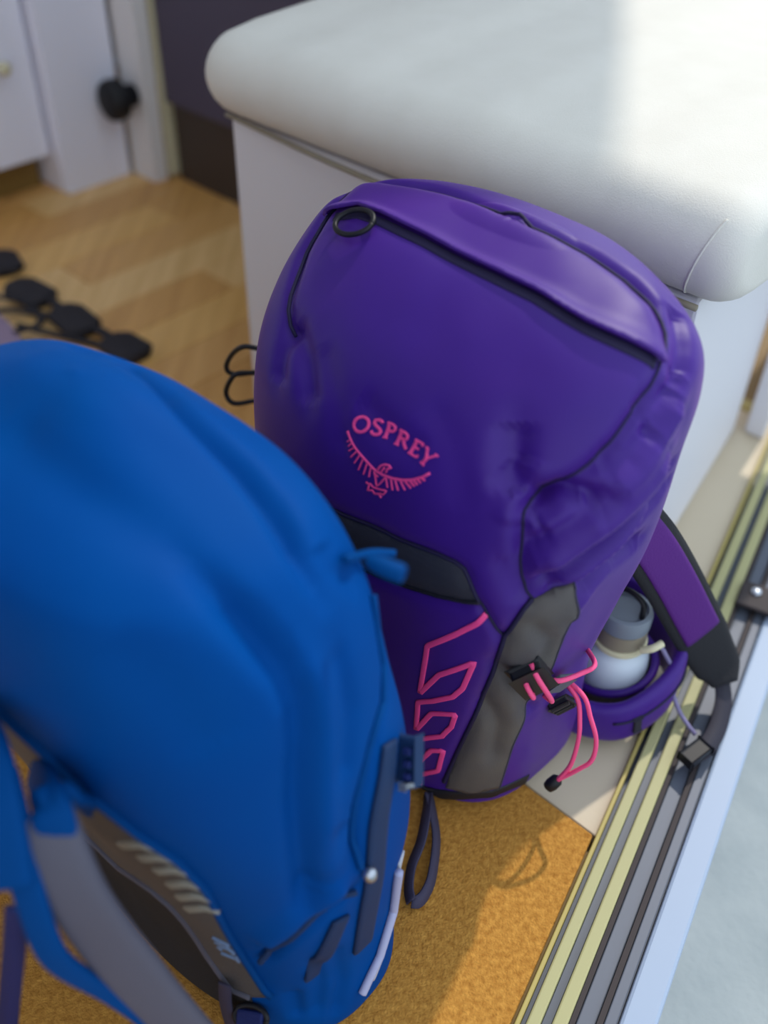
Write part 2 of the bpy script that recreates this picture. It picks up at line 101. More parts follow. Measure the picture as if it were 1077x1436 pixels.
 'b_ridge': [(6.638,0.2517),(6.537,0.2515),(6.437,0.2512),(6.337,0.2509),(6.237,0.2505),(6.136,0.25),(6.035,0.2496),(5.934,0.249),(5.833,0.2483),(5.744,0.2498),(5.655,0.2512),(5.565,0.2526),(5.475,0.254),(5.383,0.2553),(5.289,0.2567),(5.198,0.2587),(5.104,0.2608),(5.006,0.2629),(4.904,0.2651),(4.797,0.2674),(4.687,0.2698),(4.572,0.2722),(4.45,0.2742),(4.325,0.2762),(4.196,0.2781),(4.065,0.2799),(3.931,0.2815),(3.793,0.2831),(3.65,0.2847),(3.501,0.2863)],
 'b_pipe': [(5.901,0.156),(5.821,0.1618),(5.718,0.1658),(5.649,0.1685),(5.574,0.1708),(5.494,0.1728),(5.41,0.1745),(5.323,0.1761),(5.272,0.181),(5.211,0.1853),(5.141,0.1892),(5.065,0.1928),(5.037,0.1994),(4.996,0.2052),(4.944,0.2107),(4.885,0.2158),(4.811,0.2205),(4.732,0.2251),(4.647,0.2295),(4.558,0.2339),(4.464,0.2382),(4.371,0.2413),(4.275,0.2443),(4.178,0.2472),(4.079,0.25),(3.978,0.2527),(3.826,0.2547),(3.668,0.2567),(3.504,0.2585)],
 'b_gap': [(4.928,0.206),(4.873,0.2105),(4.812,0.2149),(4.745,0.2191),(4.674,0.2232),(4.607,0.2273),(4.535,0.2314),(4.46,0.2353),(4.382,0.2392),(4.302,0.243),(4.186,0.2463),(4.068,0.2494),(3.948,0.2524),(3.826,0.2554),(3.699,0.2584)],
 'b_hem': [(2.449,0.3387),(2.587,0.3321),(2.709,0.3258),(2.818,0.3197),(2.897,0.3144),(2.967,0.3091),(3.025,0.3037),(3.073,0.2984),(3.138,0.2919),(3.187,0.2852),(3.22,0.2783),(3.228,0.2717),(3.223,0.2648)],
 'b_hem_up': [(2.783,0.3338),(2.946,0.3258),(3.088,0.3178),(3.164,0.3123),(3.229,0.3068),(3.282,0.3014),(3.323,0.2961),(3.375,0.2904),(3.414,0.2847),(3.443,0.2788),(3.457,0.2723),(3.459,0.2655)],
 'b_A': [(1.782,0.6654),(1.877,0.6602),(2.039,0.6566),(2.211,0.653),(2.377,0.6493),(2.517,0.6468),(2.657,0.6445),(2.8,0.6425),(2.948,0.641),(3.105,0.6403),(3.275,0.6402),(3.453,0.6407),(3.633,0.6415),(3.809,0.6423),(3.942,0.6404),(4.068,0.6383),(4.195,0.6365),(4.324,0.6348),(4.397,0.6318),(4.466,0.6288),(4.533,0.6258),(4.595,0.6226),(4.654,0.6193),(4.731,0.6164),(4.804,0.6134),(4.87,0.6102),(4.931,0.6069),(4.987,0.6033),(5.037,0.5995),(5.089,0.5957),(5.137,0.5917),(5.18,0.5875),(5.219,0.5831),(5.272,0.5791),(5.321,0.5748),(5.366,0.5703),(5.407,0.5655),(5.419,0.5596),(5.426,0.5534),(5.427,0.5466),(5.427,0.4534),(5.426,0.4466),(5.419,0.4404),(5.407,0.4345),(5.366,0.4297),(5.321,0.4252),(5.272,0.4209),(5.219,0.4169),(5.18,0.4125),(5.137,0.4083),(5.089,0.4043),(5.037,0.4005),(4.987,0.3967),(4.931,0.3931),(4.87,0.3898),(4.804,0.3866),(4.731,0.3836),(4.654,0.3807),(4.595,0.3774),(4.533,0.3742),(4.466,0.3712),(4.397,0.3682),(4.324,0.3652),(4.195,0.3635),(4.068,0.3617),(3.942,0.3596),(3.809,0.3577),(3.633,0.3585),(3.453,0.3593),(3.275,0.3598),(3.105,0.3597),(2.948,0.359),(2.8,0.3575),(2.657,0.3555),(2.517,0.3532),(2.377,0.3507),(2.211,0.347),(2.039,0.3434),(1.877,0.3398),(1.782,0.3346)],
 'b_yoke': [(5.427,0.4534),(5.426,0.4466),(5.419,0.4404),(5.407,0.4345),(5.366,0.4297),(5.321,0.4252),(5.272,0.4209),(5.219,0.4169),(5.18,0.4125),(5.137,0.4083),(5.089,0.4043),(5.037,0.4005),(4.987,0.3967),(4.931,0.3931),(4.87,0.3898),(4.804,0.3866),(4.731,0.3836),(4.654,0.3807),(4.595,0.3774),(4.533,0.3742),(4.466,0.3712),(4.397,0.3682),(4.324,0.3652),(4.195,0.3635),(4.068,0.3617),(3.942,0.3596),(3.809,0.3577),(3.633,0.3585),(3.453,0.3593),(3.275,0.3598),(3.105,0.3597),(2.948,0.359),(2.8,0.3575),(2.657,0.3555),(2.517,0.3532),(2.377,0.3507),(2.211,0.347),(2.039,0.3434),(1.877,0.3398),(1.782,0.3346),(1.68,0.3525),(1.68,0.3612),(1.67,0.3703),(1.86,0.379),(2.13,0.3864),(2.43,0.393),(2.67,0.4),(2.84,0.4094),(2.91,0.4234),(2.83,0.4425),(2.67,0.466),(2.67,0.534),(2.83,0.5575),(2.91,0.5766),(2.84,0.5906),(2.67,0.6),(2.43,0.607),(2.13,0.6136),(1.86,0.621),(1.67,0.6297),(1.68,0.6388),(1.68,0.6475),(1.782,0.6654),(1.877,0.6602),(2.039,0.6566),(2.211,0.653),(2.377,0.6493),(2.517,0.6468),(2.657,0.6445),(2.8,0.6425),(2.948,0.641),(3.105,0.6403),(3.275,0.6402),(3.453,0.6407),(3.633,0.6415),(3.809,0.6423),(3.942,0.6404),(4.068,0.6383),(4.195,0.6365),(4.324,0.6348),(4.397,0.6318),(4.466,0.6288),(4.533,0.6258),(4.595,0.6226),(4.654,0.6193),(4.731,0.6164),(4.804,0.6134),(4.87,0.6102),(4.931,0.6069),(4.987,0.6033),(5.037,0.5995),(5.089,0.5957),(5.137,0.5917),(5.18,0.5875),(5.219,0.5831),(5.272,0.5791),(5.321,0.5748),(5.366,0.5703),(5.407,0.5655),(5.419,0.5596),(5.426,0.5534),(5.427,0.5466)],
 'b_B': [(1.68,0.6475),(1.68,0.6388),(1.67,0.6297),(1.86,0.621),(2.13,0.6136),(2.43,0.607),(2.67,0.6),(2.84,0.5906),(2.91,0.5766),(2.83,0.5575),(2.67,0.534),(2.67,0.466),(2.83,0.4425),(2.91,0.4234),(2.84,0.4094),(2.67,0.4),(2.43,0.393),(2.13,0.3864),(1.86,0.379),(1.67,0.3703),(1.68,0.3612),(1.68,0.3525)],
 'b_black': [(1.7,0.6475),(1.7,0.6388),(1.69,0.6297),(1.88,0.621),(2.15,0.6136),(2.45,0.607),(2.69,0.6),(2.86,0.5906),(2.93,0.5766),(2.85,0.5575),(2.69,0.534),(2.69,0.466),(2.85,0.4425),(2.93,0.4234),(2.86,0.4094),(2.69,0.4),(2.45,0.393),(2.15,0.3864),(1.88,0.379),(1.69,0.3703),(1.7,0.3612),(1.7,0.3525),(1.25,0.352),(1.25,0.365),(1.25,0.378),(1.25,0.391),(1.25,0.404),(1.25,0.417),(1.25,0.429),(1.25,0.442),(1.25,0.455),(1.25,0.468),(1.25,0.481),(1.25,0.494),(1.25,0.506),(1.25,0.519),(1.25,0.532),(1.25,0.545),(1.25,0.558),(1.25,0.571),(1.25,0.583),(1.25,0.596),(1.25,0.609),(1.25,0.622),(1.25,0.635),(1.25,0.648)],
 'bfold0': [(7.103,0.0778),(7.069,0.0833),(7.069,0.0875),(7.034,0.0917),(7.0,0.0972),(6.931,0.1),(6.897,0.1042),(6.828,0.1069),(6.793,0.1111),(6.724,0.1139),(6.655,0.1167),(6.586,0.1194),(6.517,0.1222)],
 'bfold1': [(10.182,0.5417),(10.218,0.5039),(10.247,0.464),(10.262,0.424),(10.256,0.3871),(10.226,0.3561),(10.175,0.3319),(10.108,0.3133),(10.03,0.2988),(9.924,0.2865),(9.802,0.2807),(9.7,0.2759),(9.608,0.2718),(9.523,0.2682),(9.441,0.265),(9.361,0.262),(9.281,0.2593),(9.201,0.2567),(9.119,0.2542),(9.032,0.2517),(8.942,0.2491),(8.842,0.2475),(8.744,0.2458),(8.648,0.2441),(8.551,0.2424),(8.454,0.2407),(8.356,0.2392),(8.255,0.2379),(8.151,0.2368)],
 'bfold2': [(6.819,0.2951),(6.72,0.294),(6.621,0.2929),(6.524,0.2917),(6.428,0.2904),(6.331,0.2892),(6.234,0.2879),(6.136,0.2867),(6.038,0.2854),(5.938,0.2852),(5.839,0.285),(5.741,0.2848),(5.644,0.2845),(5.545,0.2841),(5.445,0.2838),(5.343,0.2835)],
 'bfold3': [(4.337,0.2587),(4.26,0.2632),(4.18,0.2677),(4.096,0.272),(4.008,0.2762),(3.914,0.2803),(3.814,0.2845),(3.706,0.2886),(3.59,0.2928)],
 'bfold4': [(7.141,0.1813),(7.015,0.1843),(6.889,0.1863),(6.762,0.1878),(6.559,0.1802),(6.319,0.17)],
 'bfold5': [(2.468,0.2995),(2.282,0.2974),(2.091,0.2954),(1.904,0.2938),(1.773,0.295),(1.649,0.2963),(1.522,0.2976),(1.379,0.2991)],
 'bfold6': [(2.427,0.2823),(2.246,0.2801),(2.062,0.278),(1.888,0.2765),(1.74,0.2752),(1.633,0.2773),(1.522,0.2795),(1.399,0.2818),(1.24,0.284)],
 'bfold7': [(1.871,0.3168),(1.723,0.3157),(1.579,0.3146),(1.422,0.3136)],
 'bfold8': [(7.277,0.3504),(7.201,0.3472),(7.127,0.344),(7.055,0.3409),(6.987,0.3379),(6.918,0.3349),(6.85,0.332),(6.781,0.3292),(6.712,0.3264),(6.624,0.3252),(6.537,0.324),(6.45,0.3228),(6.363,0.3217),(6.276,0.3205),(6.189,0.3194),(6.101,0.3183),(6.012,0.3171),(5.923,0.316),(5.834,0.3149)],
 'bfold9': [(6.211,0.2178),(6.116,0.2193),(6.02,0.2208),(5.923,0.2221),(5.827,0.2233),(5.731,0.2243),(5.636,0.2253),(5.539,0.2262),(5.441,0.2271),(5.366,0.2298),(5.29,0.2325),(5.211,0.2352),(5.13,0.2379),(5.046,0.2407),(4.958,0.2434),(4.868,0.2462),(4.774,0.2491)],
 'b_strap1': [(4.65,0.2035),(4.572,0.2076),(4.488,0.2116),(4.399,0.2153),(4.312,0.2193),(4.219,0.2231),(4.122,0.2267),(4.006,0.2303),(3.885,0.2338),(3.768,0.2365),(3.648,0.2392),(3.523,0.2418),(3.395,0.2442),(3.263,0.2464),(3.127,0.2483),(3.011,0.2502),(2.892,0.2517),(2.768,0.2528),(2.64,0.2535),(2.508,0.254),(2.307,0.2541),(2.105,0.2547)],
 'b_strap2': [(2.941,0.2795),(2.844,0.2828),(2.742,0.2858),(2.635,0.2887),(2.524,0.2914),(2.383,0.2946),(2.233,0.2979),(2.075,0.3015)],
 'b_buckle': [(0.0192,0.3869,0.2678),(0.0196,0.367,0.2446)],
 'b_toggle': [(-0.0037,0.3302,0.1996),(-0.0032,0.33,0.1871)],
 'b_rim': [(2.71,0.2178),(2.544,0.2167),(2.365,0.2147),(2.182,0.2129),(2.017,0.2125),(1.954,0.2174),(1.886,0.2219),(1.816,0.2262),(1.745,0.2303),(1.67,0.2343),(1.617,0.2403),(1.557,0.2461),(1.492,0.2518),(1.42,0.2574)],
 'b_ziptoggle': [(-0.0208,0.3996,0.4118),(-0.0066,0.431,0.3873),(0.0067,0.4404,0.3782),(0.0113,0.3756,0.4246),(-0.0049,0.3832,0.4257)],
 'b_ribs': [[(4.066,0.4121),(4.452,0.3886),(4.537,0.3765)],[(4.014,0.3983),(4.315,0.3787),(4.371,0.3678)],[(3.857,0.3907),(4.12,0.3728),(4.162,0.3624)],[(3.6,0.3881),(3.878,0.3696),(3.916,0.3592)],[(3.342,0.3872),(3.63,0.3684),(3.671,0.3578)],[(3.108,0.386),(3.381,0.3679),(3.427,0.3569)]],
 'b_gappatch': [(5.445,0.4582),(5.443,0.4517),(5.436,0.4456),(5.424,0.4399),(5.407,0.4345),(5.366,0.4297),(5.321,0.4252),(5.272,0.4209),(5.219,0.4169),(5.163,0.4125),(5.102,0.4083),(4.78,0.4314),(4.677,0.443),(4.472,0.4598),(4.172,0.4819),(3.793,0.5097),(3.862,0.5125),(4.048,0.5075),(3.972,0.5183),(4.007,0.5225),(4.591,0.4971),(5.17,0.4698)],
 'b_text': [(2.692,0.3666),(2.354,0.3619)],
 'b_foam': [(-0.1709,0.2789,0.3421),(-0.1641,0.2672,0.3244),(-0.1568,0.2584,0.2917),(-0.1458,0.2553,0.2428),(-0.1319,0.2526,0.1943),(-0.1149,0.2496,0.1456),(-0.0983,0.2501,0.0933),(-0.0873,0.261,0.0375)],
 'b_edge_l': [(-0.1953,0.2936,0.3543),(-0.1894,0.2823,0.3491),(-0.1839,0.2693,0.3373),(-0.1783,0.2524,0.3075),(-0.1737,0.2423,0.2734),(-0.1682,0.2413,0.2496),(-0.1532,0.2452,0.2086),(-0.1358,0.2454,0.1711),(-0.1172,0.2421,0.1144),(-0.0983,0.2538,0.0445)],
 'b_edge_r': [(-0.1411,0.2609,0.2416),(-0.1331,0.2587,0.2088),(-0.1221,0.2563,0.1759),(-0.1048,0.2529,0.1266),(-0.0909,0.2528,0.0736)],
 'b_wrap': [(-0.1711,0.2786,0.3479),(-0.1671,0.2878,0.3401),(-0.1667,0.304,0.3161),(-0.1674,0.3174,0.2906),(-0.168,0.3241,0.2724)],
 'b_wrap2': [(-0.2011,0.3364,0.2924),(-0.1839,0.3072,0.3243),(-0.1699,0.2842,0.3437),(-0.1652,0.2754,0.3442),(-0.1633,0.2708,0.3329)],
 'b_outer': [(-0.2329,0.3507,0.3283),(-0.2057,0.3049,0.3596),(-0.1942,0.2819,0.3561),(-0.1893,0.2665,0.3417),(-0.1862,0.2524,0.3181)],
 'b_web': [(-0.1862,0.251,0.2984),(-0.1983,0.2499,0.2517),(-0.2182,0.2526,0.1793),(-0.2493,0.2605,0.0672)],
 'b_darkweb': [(-0.1064,0.3128,0.0668),(-0.107,0.3085,0.0407),(-0.104,0.3058,0.0069),(-0.0925,0.303,0.0076)],
 'b_ring': [(-0.0886,0.3011,0.0378),(-0.0961,0.3038,0.0387),(-0.0767,0.2989,0.0438)],
}

# ---------------------------------------------------------------- surfaces of the two packs
RV = np.array([math.cos(math.radians(-42)), math.sin(math.radians(-42)), 0.0])   # along the bench
NV = np.array([-RV[1], RV[0], 0.0])                                              # towards the bench
def rk(R, k, z=0.0):
    """room coordinates: R along the bench, k towards the bench, z up"""
    return R * RV + k * NV + np.array([0, 0, z])

class Loft:
    """body of a pack: rounded-rectangle sections [z, R left, R right, k near, k far, squareness]"""
    def __init__(self, rings, eb=None, ns=320, nv=720, dome=.006):
        rings = np.array(rings, float); n = len(rings)
        self.smax = n            # last unit of s is the domed cap
        S = np.linspace(0, n, ns); TH = np.pi/2 - np.linspace(0, 2*np.pi, 1441)
        c, sn = np.cos(TH), np.sin(TH)
        tab = np.zeros((ns, nv + 1, 3)); V = np.linspace(0, 1, nv + 1)
        for i, s in enumerate(S):
            ss = min(s, n - 1 - 1e-6); j = int(ss); t = ss - j
            g = lambda q: rings[max(0, min(n - 1, q))]
            p0, p1, p2, p3 = g(j-1), g(j), g(j+1), g(j+2)
            z, l, r, kf, kb, e = .5*((2*p1)+(-p0+p2)*t+(2*p0-5*p1+4*p2-p3)*t*t+(-p0+3*p1-3*p2+p3)*t**3)
            ee = np.where(sn > 0, min(e, eb) if eb else e, e)
            x = np.sign(c)*np.abs(c)**(2/ee); y = np.sign(sn)*np.abs(sn)**(2/ee)
            q = max(0, s - (n - 1)); sc = 1 - q*.97
            X = (l+r)/2 + (r-l)/2*x*sc; Y = (kf+kb)/2 + (kb-kf)/2*y*sc
            d = np.concatenate([[0], np.cumsum(np.hypot(np.diff(X), np.diff(Y)))]); d /= d[-1]
            tab[i] = np.interp(V, d, X)[:, None]*RV + np.interp(V, d, Y)[:, None]*NV
            tab[i, :, 2] = z + dome*(1 - (1 - q)**2)
        self.ns, self.nv, self.base = ns, nv, tab
        self.set(tab)
    def set(self, tab):
        self.tab = tab
        ds = np.gradient(tab, axis=0)
        w = np.concatenate([tab[:, -2:-1], tab, tab[:, 1:2]], 1); dv = (w[:, 2:] - w[:, :-2])
        nn = np.cross(ds, dv); nn /= np.linalg.norm(nn, axis=-1, keepdims=True) + 1e-12
        self.nrm = nn
    def _bil(self, T, s, v):
        a = np.clip(np.asarray(s, float)/self.smax, 0, 1)*(self.ns-1); b = (np.asarray(v, float) % 1.0)*self.nv
        i = np.minimum(a.astype(int), self.ns-2); j = np.minimum(b.astype(int), self.nv-1)
        a = (a-i)[..., None]; b = (b-j)[..., None]
        return (T[i, j]*(1-a)+T[i+1, j]*a)*(1-b) + (T[i, j+1]*(1-a)+T[i+1, j+1]*a)*b
    def P(self, s, v, off=0.0):
        p = self._bil(self.tab, s, v); n = self.N(s, v)
        return p + n*np.asarray(off, float)[..., None]
    def N(self, s, v):
        n = self._bil(self.nrm, s, v); return n/(np.linalg.norm(n, axis=-1, keepdims=True)+1e-12)
    def crease(self, lines, noise=None):
        """press folds and seams into the cloth: each line is (points, depth, width)"""
        tab = self.base.copy(); D = np.zeros(tab.shape[:2])
        for sv, depth, width in lines:
            sv = np.array(sv, float); P = self._bil(self.base, *resample(sv, 80).T)
            P = resample(P, int(max(20, np.linalg.norm(np.diff(P, axis=0), axis=1).sum()/(.25*width))))
            lo, hi = P.min(0)-3*width, P.max(0)+3*width
            m = np.all((tab > lo) & (tab < hi), -1)
            q = tab[m]; best = np.full(len(q), 9e9)
            f = np.linspace(0, 1, len(P)); ft = np.zeros(len(q))
            for k in range(len(P)):
                d = ((q-P[k])**2).sum(1); c = d < best; best[c] = d[c]; ft[c] = f[k]
            fade = np.clip(np.minimum(ft, 1-ft)*6+.25, 0, 1)
            D[m] -= depth*np.exp(-best/width**2)*fade
        if noise is not None: D += noise(tab)
        D[-8:] *= np.linspace(1, 0, 8)[:, None]; D[:, -1] = D[:, 0]
        t = tab + self.nrm*D[..., None]; t[..., 2] = np.maximum(t[..., 2], .0006); self.set(t)

def resample(p, n):
    p = np.asarray(p, float); w = p.copy()
    if p.shape[1] == 2: w = p*np.array([.05, 1.1])
    d = np.concatenate([[0], np.cumsum(np.linalg.norm(np.diff(w, axis=0), axis=1))])
    t = np.linspace(0, d[-1], n)
    return np.stack([np.interp(t, d, p[:, i]) for i in range(p.shape[1])], 1)

PURPLE = [
[0.000,-.4705,-.2788,.4674,.5986,2.4],[0.009,-.4897,-.2485,.4115,.625,2.8],[0.0336,-.5074,-.2437,.4054,.631,3.1],
[0.136,-.5254,-.2425,.4018,.634,3.6],[0.2102,-.5424,-.231,.3994,.641,3.9],[0.2832,-.5548,-.219,.3985,.650,3.7],
[0.3655,-.560,-.2150,.405,.656,3.2],[0.4138,-.558,-.2145,.4265,.650,2.9],[0.4487,-.548,-.2235,.4577,.628,2.8],
[0.4715,-.530,-.2562,.4876,.613,2.8],[0.480,-.494,-.2886,.513,.604,2.8],[0.485,-.4368,-.33,.5349,.5792,2.8]]
BLUE = [
[0.000,-.5586,-.2524,.2034,.322,2.4],[0.0052,-.574,-.2235,.157,.326,2.6],[0.077,-.586,-.230,.1532,.340,2.6],
[0.163,-.5946,-.2285,.1448,.355,2.6],[0.238,-.5985,-.2325,.1295,.355,2.6],[0.303,-.5965,-.2425,.1175,.3474,2.6],
[0.372,-.5883,-.2558,.1141,.336,2.6],[0.4225,-.5772,-.2745,.1208,.318,2.6],[0.4455,-.5635,-.2995,.1345,.2976,2.5],
[0.464,-.5257,-.3483,.1788,.2758,2.6],[0.480,-.4876,-.3996,.2098,.2542,2.6]]


# ---------------------------------------------------------------- materials
def srgb(r, g, b):
    f = lambda c: (c/255/12.92) if c/255 <= .04045 else ((c/255+.055)/1.055)**2.4
    return (f(r), f(g), f(b), 1)
def mat(name, col, rough=.6, metal=0, sheen=0, bump=None, var=None, spec=.4, trans=0, coat=0, alpha=1, tint=None):
    """principled material; bump=(scale, strength), var=(scale, other colour, amount)"""
    m = bpy.data.materials.new(name); m.use_nodes = True; nt = m.node_tree; b = nt.nodes['Principled BSDF']
    b.inputs['Base Color'].default_value = col; b.inputs['Roughness'].default_value = rough; b.inputs['Metallic'].default_value = metal
    b.inputs['Specular IOR Level'].default_value = spec
    if sheen: b.inputs['Sheen Weight'].default_value = sheen; b.inputs['Sheen Roughness'].default_value = .4; b.inputs['Sheen Tint'].default_value = tint or col
    if trans: b.inputs['Transmission Weight'].default_value = trans
    if coat: b.inputs['Coat Weight'].default_value = coat
    if alpha < 1: b.inputs['Alpha'].default_value = alpha
    tc = nt.nodes.new('ShaderNodeTexCoord')
    if var:
        n = nt.nodes.new('ShaderNodeTexNoise'); n.inputs['Scale'].default_value = var[0]; n.inputs['Detail'].default_value = 5
        nt.links.new(tc.outputs['Object'], n.inputs['Vector'])
        r = nt.nodes.new('ShaderNodeValToRGB'); r.color_ramp.elements[0].position = .5-var[2]; r.color_ramp.elements[1].position = .5+var[2]
        r.color_ramp.elements[0].color = col; r.color_ramp.elements[1].color = var[1]
        nt.links.new(n.outputs['Fac'], r.inputs[0]); nt.links.new(r.outputs[0], b.inputs['Base Color'])
    if bump:
        n = nt.nodes.new('ShaderNodeTexNoise'); n.inputs['Scale'].default_value = bump[0]; n.inputs['Detail'].default_value = 4
        nt.links.new(tc.outputs['Object'], n.inputs['Vector'])
        bp = nt.nodes.new('ShaderNodeBump'); bp.inputs['Strength'].default_value = bump[1]; bp.inputs['Distance'].default_value = .002
        nt.links.new(n.outputs['Fac'], bp.inputs['Height']); nt.links.new(bp.outputs[0], b.inputs['Normal'])
    return m
MT = {}
MT['purple'] = mat('purple_nylon', srgb(58, 24, 128), .44, spec=.28, sheen=.16, tint=srgb(220, 150, 225), bump=(1500, .10), var=(9, srgb(63, 26, 126), .25))
MT['purple_flap'] = mat('purple_flap_nylon', srgb(66, 28, 128), .44, spec=.28, sheen=.16, tint=srgb(220, 150, 225), bump=(1500, .10))
MT['purple_foam'] = mat('violet_foam', srgb(80, 16, 116), .7, sheen=.15, bump=(500, .3))
MT['black_cord'] = mat('black_cord', srgb(28, 26, 32), .55, bump=(800, .2))
MT['black_plastic'] = mat('black_plastic', srgb(24, 24, 30), .45, spec=.3)
MT['seam'] = mat('dark_seam', srgb(26, 18, 58), .7)
MT['mesh'] = mat('grey_stretch_mesh', srgb(78, 74, 78), .55, sheen=.1, bump=(1300, .35), var=(25, srgb(92, 86, 82), .2))
MT['mesh_dark'] = mat('charcoal_mesh', srgb(46, 46, 56), .6, sheen=.1, bump=(1300, .3))
MT['pink'] = mat('pink_print', srgb(246, 72, 144), .55)
MT['pink_cord'] = mat('pink_cord', srgb(252, 84, 140), .6, bump=(900, .3))
MT['webbing'] = mat('grey_webbing', srgb(58, 54, 78), .7, bump=(900, .3))
MT['dark_web'] = mat('dark_webbing', srgb(40, 38, 52), .7, bump=(900, .3))
MT['blue'] = mat('blue_nylon', srgb(0, 68, 138), .62, spec=.04, bump=(1500, .10), var=(8, srgb(0, 63, 136), .25))
MT['blue_trim'] = mat('blue_binding', srgb(0, 62, 124), .6, spec=.05, bump=(1500, .10))
MT['blue_web'] = mat('blue_webbing', srgb(0, 40, 82), .65, bump=(800, .35))
MT['navy'] = mat('navy_webbing', srgb(4, 26, 90), .65, bump=(800, .3))
MT['back_mesh'] = mat('grey_back_mesh', srgb(92, 84, 80), .6, sheen=.2, bump=(600, .5), var=(16, srgb(70, 70, 76), .25))
MT['black_mesh'] = mat('black_back_mesh', srgb(30, 30, 36), .8, bump=(700, .4))
MT['foam'] = mat('grey_strap_foam', srgb(84, 82, 96), .7, sheen=.2, bump=(500, .3))
MT['pale_rib'] = mat('pale_rib', srgb(142, 140, 132), .6)  # pale colour stands for light showing through the back mesh
MT['lilac'] = mat('lilac_piping', srgb(170, 172, 205), .5)
MT['white_mesh'] = mat('white_mesh', srgb(190, 190, 200), .6, bump=(700, .4))
MT['steel'] = mat('steel', srgb(185, 190, 200), .3, metal=.9)
MT['cream'] = mat('cream_upholstery', srgb(222, 218, 210), .9, sheen=.05, bump=(700, .22), var=(30, srgb(217, 213, 204), .3))
MT['bench'] = mat('white_bench_paint', srgb(222, 220, 226), .45, bump=(40, .05))
MT['cab'] = mat('white_cabinet_paint', srgb(238, 237, 250), .45, bump=(40, .05))
MT['wall'] = mat('pale_wall', srgb(228, 224, 224), .8, bump=(60, .1))
MT['dark_cab'] = mat('dark_cabinet', srgb(78, 70, 88), .6, bump=(60, .1))
MT['dark_wood'] = mat('dark_plinth_wood', srgb(66, 54, 46), .6, bump=(60, .1))
MT['plinth'] = mat('oak_plinth', srgb(128, 100, 48), .6, bump=(60, .1))
MT['cork'] = mat('cork_mat', srgb(200, 146, 70), .95, bump=(520, .8), var=(210, srgb(160, 108, 46), .22), spec=.1)
MT['pale_floor'] = mat('pale_vinyl', srgb(206, 192, 168), .6, bump=(120, .1), var=(6, srgb(198, 183, 158), .3))
MT['asphalt'] = mat('pale_concrete', srgb(156, 163, 165), .9, bump=(120, .5), var=(14, srgb(138, 147, 150), .25))
MT['sill'] = mat('painted_sill', srgb(150, 166, 190), .5, bump=(30, .05))
MT['yellow'] = mat('yellow_anodised_bar', srgb(168, 164, 118), .55)
MT['olive'] = mat('olive_edging', srgb(176, 160, 92), .55)
MT['rail'] = mat('grey_rail', srgb(88, 94, 108), .5, metal=.1)
MT['rail_dark'] = mat('dark_rubber_gap', srgb(52, 44, 46), .7)
MT['bottle'] = mat('white_bottle', srgb(205, 215, 226), .35, spec=.5)
MT['cap'] = mat('grey_bottle_cap', srgb(120, 128, 140), .4)
MT['taupe'] = mat('taupe_neck_band', srgb(140, 130, 112), .5)
MT['ivory'] = mat('ivory_ring', srgb(214, 206, 172), .5)
MT['sandal_sole'] = mat('lilac_footbed', srgb(150, 128, 150), .8, bump=(300, .4))
MT['sandal_strap'] = mat('black_sandal_strap', srgb(36, 32, 38), .7, bump=(500, .3))
MT['knob'] = mat('black_rubber', srgb(22, 22, 26), .6)
MT['print_blue'] = mat('blue_grey_print', srgb(110, 132, 168), .6)
MT['hose'] = mat('lilac_grey_cord', srgb(128, 120, 158), .5)

# oak plank tones
def plank_mat(name, c1, c2):
    m = bpy.data.materials.new(name); m.use_nodes = True; nt = m.node_tree; b = nt.nodes['Principled BSDF']
    tc = nt.nodes.new('ShaderNodeTexCoord'); mp = nt.nodes.new('ShaderNodeMapping'); mp.inputs['Scale'].default_value = (60, 4, 8)
    mp.inputs['Rotation'].default_value = (0, 0, math.radians(42))
    n = nt.nodes.new('ShaderNodeTexNoise'); n.inputs['Scale'].default_value = 1; n.inputs['Detail'].default_value = 5
    r = nt.nodes.new('ShaderNodeValToRGB'); r.color_ramp.elements[0].color = c1; r.color_ramp.elements[1].color = c2
    r.color_ramp.elements[0].position = .3; r.color_ramp.elements[1].position = .7
    nt.links.new(tc.outputs['Object'], mp.inputs[0]); nt.links.new(mp.outputs[0], n.inputs[0]); nt.links.new(n.outputs['Fac'], r.inputs[0])
    nt.links.new(r.outputs[0], b.inputs['Base Color']); b.inputs['Roughness'].default_value = .42
    return m
OAK = [plank_mat('oak_a', srgb(236, 186, 112), srgb(214, 162, 90)), plank_mat('oak_b', srgb(226, 174, 106), srgb(206, 152, 86)),
       plank_mat('oak_c', srgb(240, 196, 132), srgb(220, 174, 108)), plank_mat('oak_d', srgb(220, 166, 96), srgb(200, 146, 80))]

# ---------------------------------------------------------------- object helpers
def link(name, me, m=None, parent=None, smooth=True):
    o = bpy.data.objects.new(name, me); COL.objects.link(o)
    if m: me.materials.append(MT[m] if isinstance(m, str) else m)
    if smooth and len(me.polygons): me.polygons.foreach_set('use_smooth', [True]*len(me.polygons))
    if parent:
        o.parent = parent
        if parent.type == 'EMPTY': o.location = -parent.location
        elif parent.parent is not None and parent.parent.type == 'EMPTY': o.location = (0, 0, 0)
    return o
def thing(name, label, cat, loc, group=None):
    o = bpy.data.objects.new(name, None); COL.objects.link(o); o.location = Vector([float(c) for c in loc]); o.empty_display_size = .05
    o['label'] = label; o['category'] = cat
    if group: o['group'] = group
    return o
def tag(o, label, cat): o['label'] = label; o['category'] = cat; return o
def struct(o): o['kind'] = 'structure'; return o
def me_from(bm, name='mesh'):
    bmesh.ops.recalc_face_normals(bm, faces=bm.faces); me = bpy.data.meshes.new(name); bm.to_mesh(me); bm.free(); return me
def V3(p): return Vector([float(c) for c in p])
